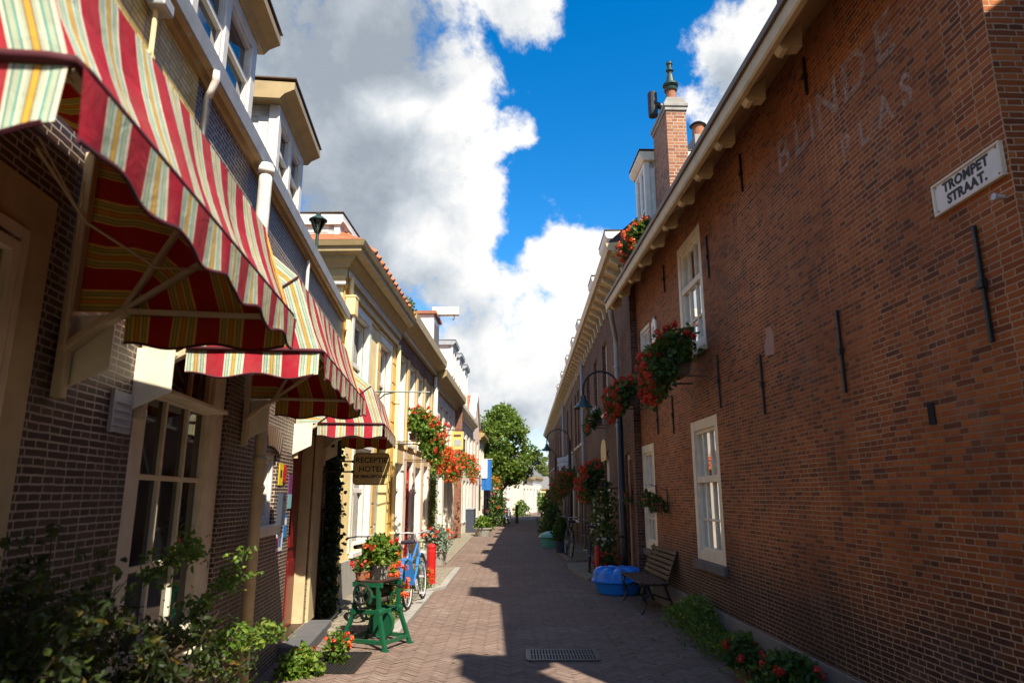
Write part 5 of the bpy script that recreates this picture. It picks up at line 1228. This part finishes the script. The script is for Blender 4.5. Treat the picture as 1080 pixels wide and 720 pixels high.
t = row_house(-2.7, 7.0, 6.2, 'brick_far', 'tall brown brick house with the grey drainpipe, next to the corner house', [(3.6,4.5,3.6,5.35),(5.7,6.6,3.6,5.3),(7.9,8.8,3.6,5.3)], [(.62,1.2,.12,2.44),(3.7,4.6,.9,2.7),(5.4,6.3,.12,2.5),(7.2,8.3,.8,2.6)], 1, dorm=[(2.76,3.95,7.55,-.02),(6.0,6.9,7.5,-.02)], pipe=9.5, near=True)
downpipe(t, -1, .09, 1.32, .0, 4.7, .05, 'zinc', bands=(.3, 1.6, 3.0, 4.2), top=[(-.10,1.25,4.8),(-.30,.35,5.05),(-.34,.1,5.10)])
mb = MB(); mb.tube([(-.04,.42,.05),(-.04,.42,1.2),(-.045,.42,1.3),(-.04,.42,2.3)], .022, 8); mb.tube([(-.045,.4,1.3),(-.055,.25,1.38)],.012,6); mb.build('conduit', M['terracotta'], t)
mb = MB(); mb.prism([(4.75+.55*math.cos(g), 2.75+.28*math.sin(g)) for g in [R(a) for a in range(0,181,15)]]+[(4.2,2.5),(5.3,2.5)], 'x', -.012, -.002); mb.build('arched_panel', M['sign_gold'], t)
mb = MB(); mb.box(.12,.95,2.755,2.768,6.55,7.45); mb.build('side_window', M['glass_blue'], t); mb = MB(); mb.box(.10,.14,2.745,2.775,6.5,7.5); mb.box(.93,.97,2.745,2.775,6.5,7.5); mb.box(.14,.93,2.746,2.774,7.42,7.5); mb.box(.14,.93,2.746,2.774,6.5,6.56); mb.build('side_window_frame', M['white'], t)
row_house(7.0, 17.5, 6.2, 'brick_far', 'long brown brick house with a row of tall narrow windows', [(.8,1.5,3.4,5.4),(2.1,2.8,3.4,5.4),(3.4,4.1,3.4,5.4),(5.6,6.4,3.4,5.4),(8.0,8.8,3.4,5.4)], [(.8,1.8,.12,2.4),(3.0,4.2,.8,2.5),(5.4,6.6,.8,2.5),(8.0,9.0,.12,2.4)], 2, dorm=[(1.2,2.1,7.5,-.02),(4.0,4.9,7.5,-.02),(7.5,8.4,7.5,-.02)], pipe=10.3)
row_house(17.5, 28, 6.15, 'brick_far', 'third brown brick house along the shaded side', [(1+2.4*k,1.9+2.4*k,3.4,5.3) for k in range(4)], [(1+2.4*k,1.9+2.4*k,.7,2.4) for k in range(4)], 3, dorm=[(1,1.9,7.5,-.02),(5,5.9,7.5,-.02)])
row_house(28, 38, 6.1, 'brick_red', 'redder brick house at the far end of the shaded row', [(1+2.4*k,1.9+2.4*k,3.4,5.3) for k in range(4)], [(1+2.4*k,1.9+2.4*k,.7,2.4) for k in range(4)], 4)
ws = thing('projecting_sign', 'pale shield shaped sign projecting from the shaded brick row', 'sign', FW, (-.1, 11.0, 2.75)); mb = MB(); mb.prism([(-.62,.30),(.0,.42),(.0,-.38),(-.2,-.46),(-.5,-.30)], 'y', -.02, .02); p_ = mb.build('board', M['enamel'], ws); mb = MB()
for z in (.15,-.02,-.16): mb.box(-.5,-.1,-.025,-.021,z,z+.03)
mb.build('lettering', M['grey'], p_); mb = MB(); mb.tube([(.1,0,.36),(-.6,0,.36)],.012,6); mb.build('bracket', M['iron'], ws)
# planting on the shaded side
cv = thing('wall_climber', 'tall climbing plant with pale flowers beside the drainpipe', 'climbing plant', WORLD, (2.0, 14.75, .0)); rg = random.Random(131); mb = MB(); fb = MB()
for _ in range(1000):
    z = rg.uniform(.1, 1.95); w = .07+.14*math.exp(-((z-1.2)/.5)**2); mb.leaf((rg.gauss(-.05,w*.75), rg.gauss(0,.22), z), rg, .085, .06, .3, out=(-.5,-.5,0))
for _ in range(34): z = rg.uniform(.5, 1.9); fb.bloom((rg.gauss(-.12,.07), rg.gauss(-.24,.06), z), rg, .03, 14, .02)
mb.build('foliage', M['leaf_ger'], cv); fb.build('flowers', M['fl_white'], cv); mb = MB(); mb.tube([(0,0,0),(.05,.05,.8),(-.03,0,1.9)],.025,6); mb.tube([(-.25,-.1,0),(-.22,-.1,.8)],.04,8); mb.build('stems', M['bark'], cv)
clump(WORLD, (1.85, 14.1, 0), 'dark pot of red geraniums behind the slim red post', 'potted plant', 'potted_geranium', .30, .3, .35, 420, 'leaf_ger', .07, [('fl_red', 20, .04, 16, .022)], pot=('terracotta', .16, .24), seed=132)
clump(WORLD, (1.42, 20.6, .06), 'dark pot with leafy plant beside the farther bicycle', 'potted plant', 'potted_plant', .35, .35, .75, 500, 'leaf_ger', .09, pot=('dkgrey', .2, .35), seed=133)
clump(WORLD, (1.55, 27.0, 0), 'tall dark green plants beyond the mint green tub', 'shrub', 'shrub', .55, .9, 1.5, 900, 'leaf_ger', .13, [('fl_yellow', 8, .07, 12, .04)], seed=134)
clump(WORLD, (1.75, 33.0, 0), 'dark shrub farthest along the shaded side', 'shrub', 'shrub', .6, 1.0, 1.9, 700, 'leaf_ger', .16, seed=135)
mt = thing('mint_tub', 'mint green covered tub on the shaded pavement', 'tub', WORLD, (1.38, 23.6, 0)); mb = MB(); mb.lathe((0,0,0), [(.38,0),(.46,.30),(.50,.31),(.50,.34),(.44,.42),(.25,.50),(0,.52)], 18); mb.build('shell', M['mint'], mt, smooth=False); mb = MB(); mb.lathe((0,0,.30), [(.505,0),(.515,.005),(.515,.03),(.505,.035)], 18); mb.build('rim', M['greeniron'], mt)

# ------------------------------------------------------------------ light, sky, camera
SUN = Vector((.40, -.77, 1.0)).normalized()
sl = bpy.data.lights.new('sun', 'SUN'); sl.energy = 3.9; sl.angle = R(.55); sl.color = (1, .915, .77)
so = bpy.data.objects.new('sun', sl); COL.objects.link(so); so.rotation_euler = (-SUN).to_track_quat('-Z', 'Y').to_euler(); so.location = (5, -10, 20)
wd = bpy.data.worlds.new('World'); S.world = wd; wd.use_nodes = True
T_ = wd.node_tree; T_.nodes.clear()
class WT(NT):
    def __init__(s): s.t = T_; s.N = T_.nodes; s.L = T_.links; s.out = s.N.new('ShaderNodeOutputWorld')
t = WT()
sky = t.n('TexSky', sky_type='NISHITA'); sky.sun_disc = False; sky.sun_elevation = math.asin(SUN.z); sky.sun_rotation = math.atan2(SUN.x, SUN.y); sky.air_density = 1.0; sky.dust_density = .4; sky.ozone_density = 2.5
tc = t.n('TexCoord'); vec = tc.outputs['Generated']
nv = t.n('VectorMath', operation='NORMALIZE'); t.link(vec, nv.inputs[0]); vec = nv.outputs[0]
TH = math.atan(163/720)
def pdir(px, py):
    v = Vector((px-540, 720*math.cos(TH)-(360-py)*math.sin(TH), 720*math.sin(TH)+(360-py)*math.cos(TH))); return v.normalized()
# clouds: soft blobs of known direction plus fractal noise
wn = t.n('TexNoise', i={'Scale': 3.2, 'Detail': 5.0, 'Roughness': .55}); t.link(vec, wn.inputs['Vector'])
wv = t.n('VectorMath', operation='MULTIPLY_ADD'); t.link(wn.outputs[1], wv.inputs[0]); wv.inputs[1].default_value = (.16,.16,.16)
wo = t.n('VectorMath', operation='ADD'); wo.inputs[1].default_value = (-.08,-.08,-.08); t.link(vec, wo.inputs[0]); t.link(wo.outputs[0], wv.inputs[2]); dv = wv.outputs[0]
def blob(px, py, r, v=dv, soft=.45):
    d = t.n('VectorMath', operation='DISTANCE'); t.link(v, d.inputs[0]); d.inputs[1].default_value = pdir(px, py)
    m = t.n('MapRange', interpolation_type='SMOOTHSTEP', i={'From Min': r/720*1.25, 'From Max': r/720*soft, 'To Min': 0.0, 'To Max': 1.0}); t.link(d.outputs['Value'], m.inputs[0]); return m.outputs[0]
def blobs(lst, v=dv, soft=.45):
    o = None
    for (px, py, r) in lst: b = blob(px, py, r, v, soft); o = b if o is None else t.math('MAXIMUM', o, b)
    return o
pos = blobs([(180,60,230),(340,80,190),(400,240,170),(440,110,110),(490,150,60),(500,220,66),(480,300,70),(560,6,55),(545,140,30),(605,285,62),(560,310,60),(500,370,100),(590,380,90),(770,66,62),(735,100,36),(800,20,30),(625,325,60),(180,400,220),(700,470,160),(850,10,18)])
neg = blobs([(655,110,85),(660,180,60),(560,225,36),(690,60,60),(545,262,30),(640,20,50),(720,160,45)], soft=.2)
f1 = t.noise(vec, 6.5, 14, .66, .15); f2 = t.noise(vec, 2.8, 8, .6, .3)
side = t.ramp(t.noise(vec, 1.6, 3), [(.45, 0.0), (.62, .75)])
# outside the part of the sky in front of the street, looser clouds
dd = t.n('VectorMath', operation='DISTANCE'); t.link(vec, dd.inputs[0]); dd.inputs[1].default_value = pdir(540, 230)
away = t.n('MapRange', interpolation_type='SMOOTHSTEP', i={'From Min': .75, 'From Max': 1.1, 'To Min': 0.0, 'To Max': 1.0}); t.link(dd.outputs['Value'], away.inputs[0])
faint = t.math('MULTIPLY', blobs([(588,104,62),(648,215,50),(560,205,60),(548,60,60),(620,20,50),(590,250,60),(760,25,80)], soft=.2), .40)
den = t.math('SUBTRACT', t.math('MAXIMUM', t.math('MAXIMUM', pos, faint), t.math('MULTIPLY', side, away.outputs[0])), t.math('MULTIPLY', neg, .55))
den = t.math('ADD', den, t.math('MULTIPLY', t.math('SUBTRACT', f1, .5), 3.0))
alpha = t.n('MapRange', interpolation_type='SMOOTHSTEP', i={'From Min': .34, 'From Max': .86, 'To Min': 0.0, 'To Max': 1.0}); t.link(den, alpha.inputs[0])
# thick parts are grey from below, thin edges shine
core = blobs([(330,90,190),(390,190,150),(250,20,180),(300,180,130),(400,60,110),(540,440,50)], soft=.1)
lit = blobs([(425,110,46),(440,120,40),(500,130,60),(515,190,60),(600,265,60),(470,60,50),(440,255,40)], soft=.1)
core2 = blobs([(485,335,50),(450,300,60),(545,430,110),(470,400,90),(620,380,60),(400,320,60),(760,70,30)], soft=.05)
core = t.math('MAXIMUM', core, t.math('MULTIPLY', core2, .62))
sh = t.math('ADD', t.math('MULTIPLY', core, 1.0), t.math('MULTIPLY', t.math('SUBTRACT', f2, .5), 1.5))
sh = t.math('SUBTRACT', sh, t.math('MULTIPLY', lit, .5)); sh = t.math('ADD', sh, t.math('MULTIPLY', t.math('SUBTRACT', f1, .5), -1.5))
CB = 4.6
ccol = t.ramp(sh, [(.0, (.90*CB,.885*CB,.865*CB)), (.2, (.80*CB,.80*CB,.795*CB)), (.42, (.60*CB,.635*CB,.67*CB)), (.68, (.43*CB,.475*CB,.525*CB)), (1.0, (.30*CB,.345*CB,.40*CB))])
hs_ = t.n('HueSaturation', i={'Saturation': 1.45, 'Value': .88}); t.link(sky.outputs[0], hs_.inputs['Color'])
col = t.mix(alpha.outputs[0], hs_.outputs[0], ccol)
bg = t.n('Background', i={'Strength': .10}); t.link(col, bg.inputs[0]); t.link(bg.outputs[0], t.out.inputs[0])

cd = bpy.data.cameras.new('camera'); cam = bpy.data.objects.new('camera', cd); COL.objects.link(cam)
cam.location = (0, 0, 1.65); cam.rotation_euler = (math.pi/2 + TH, 0, 0); cd.sensor_width = 36; cd.lens = 24; cd.clip_start = .05; cd.clip_end = 2000
cd.dof.use_dof = True; cd.dof.focus_distance = 10.5; cd.dof.aperture_fstop = 3.2
S.camera = cam
S.view_settings.view_transform = 'Standard'; S.view_settings.look = 'None'; S.view_settings.gamma = 1; S.view_settings.exposure = 1.42
S.render.engine = 'CYCLES'
S.cycles.use_denoising = True; S.cycles.max_bounces = 8; S.cycles.transparent_max_bounces = 12
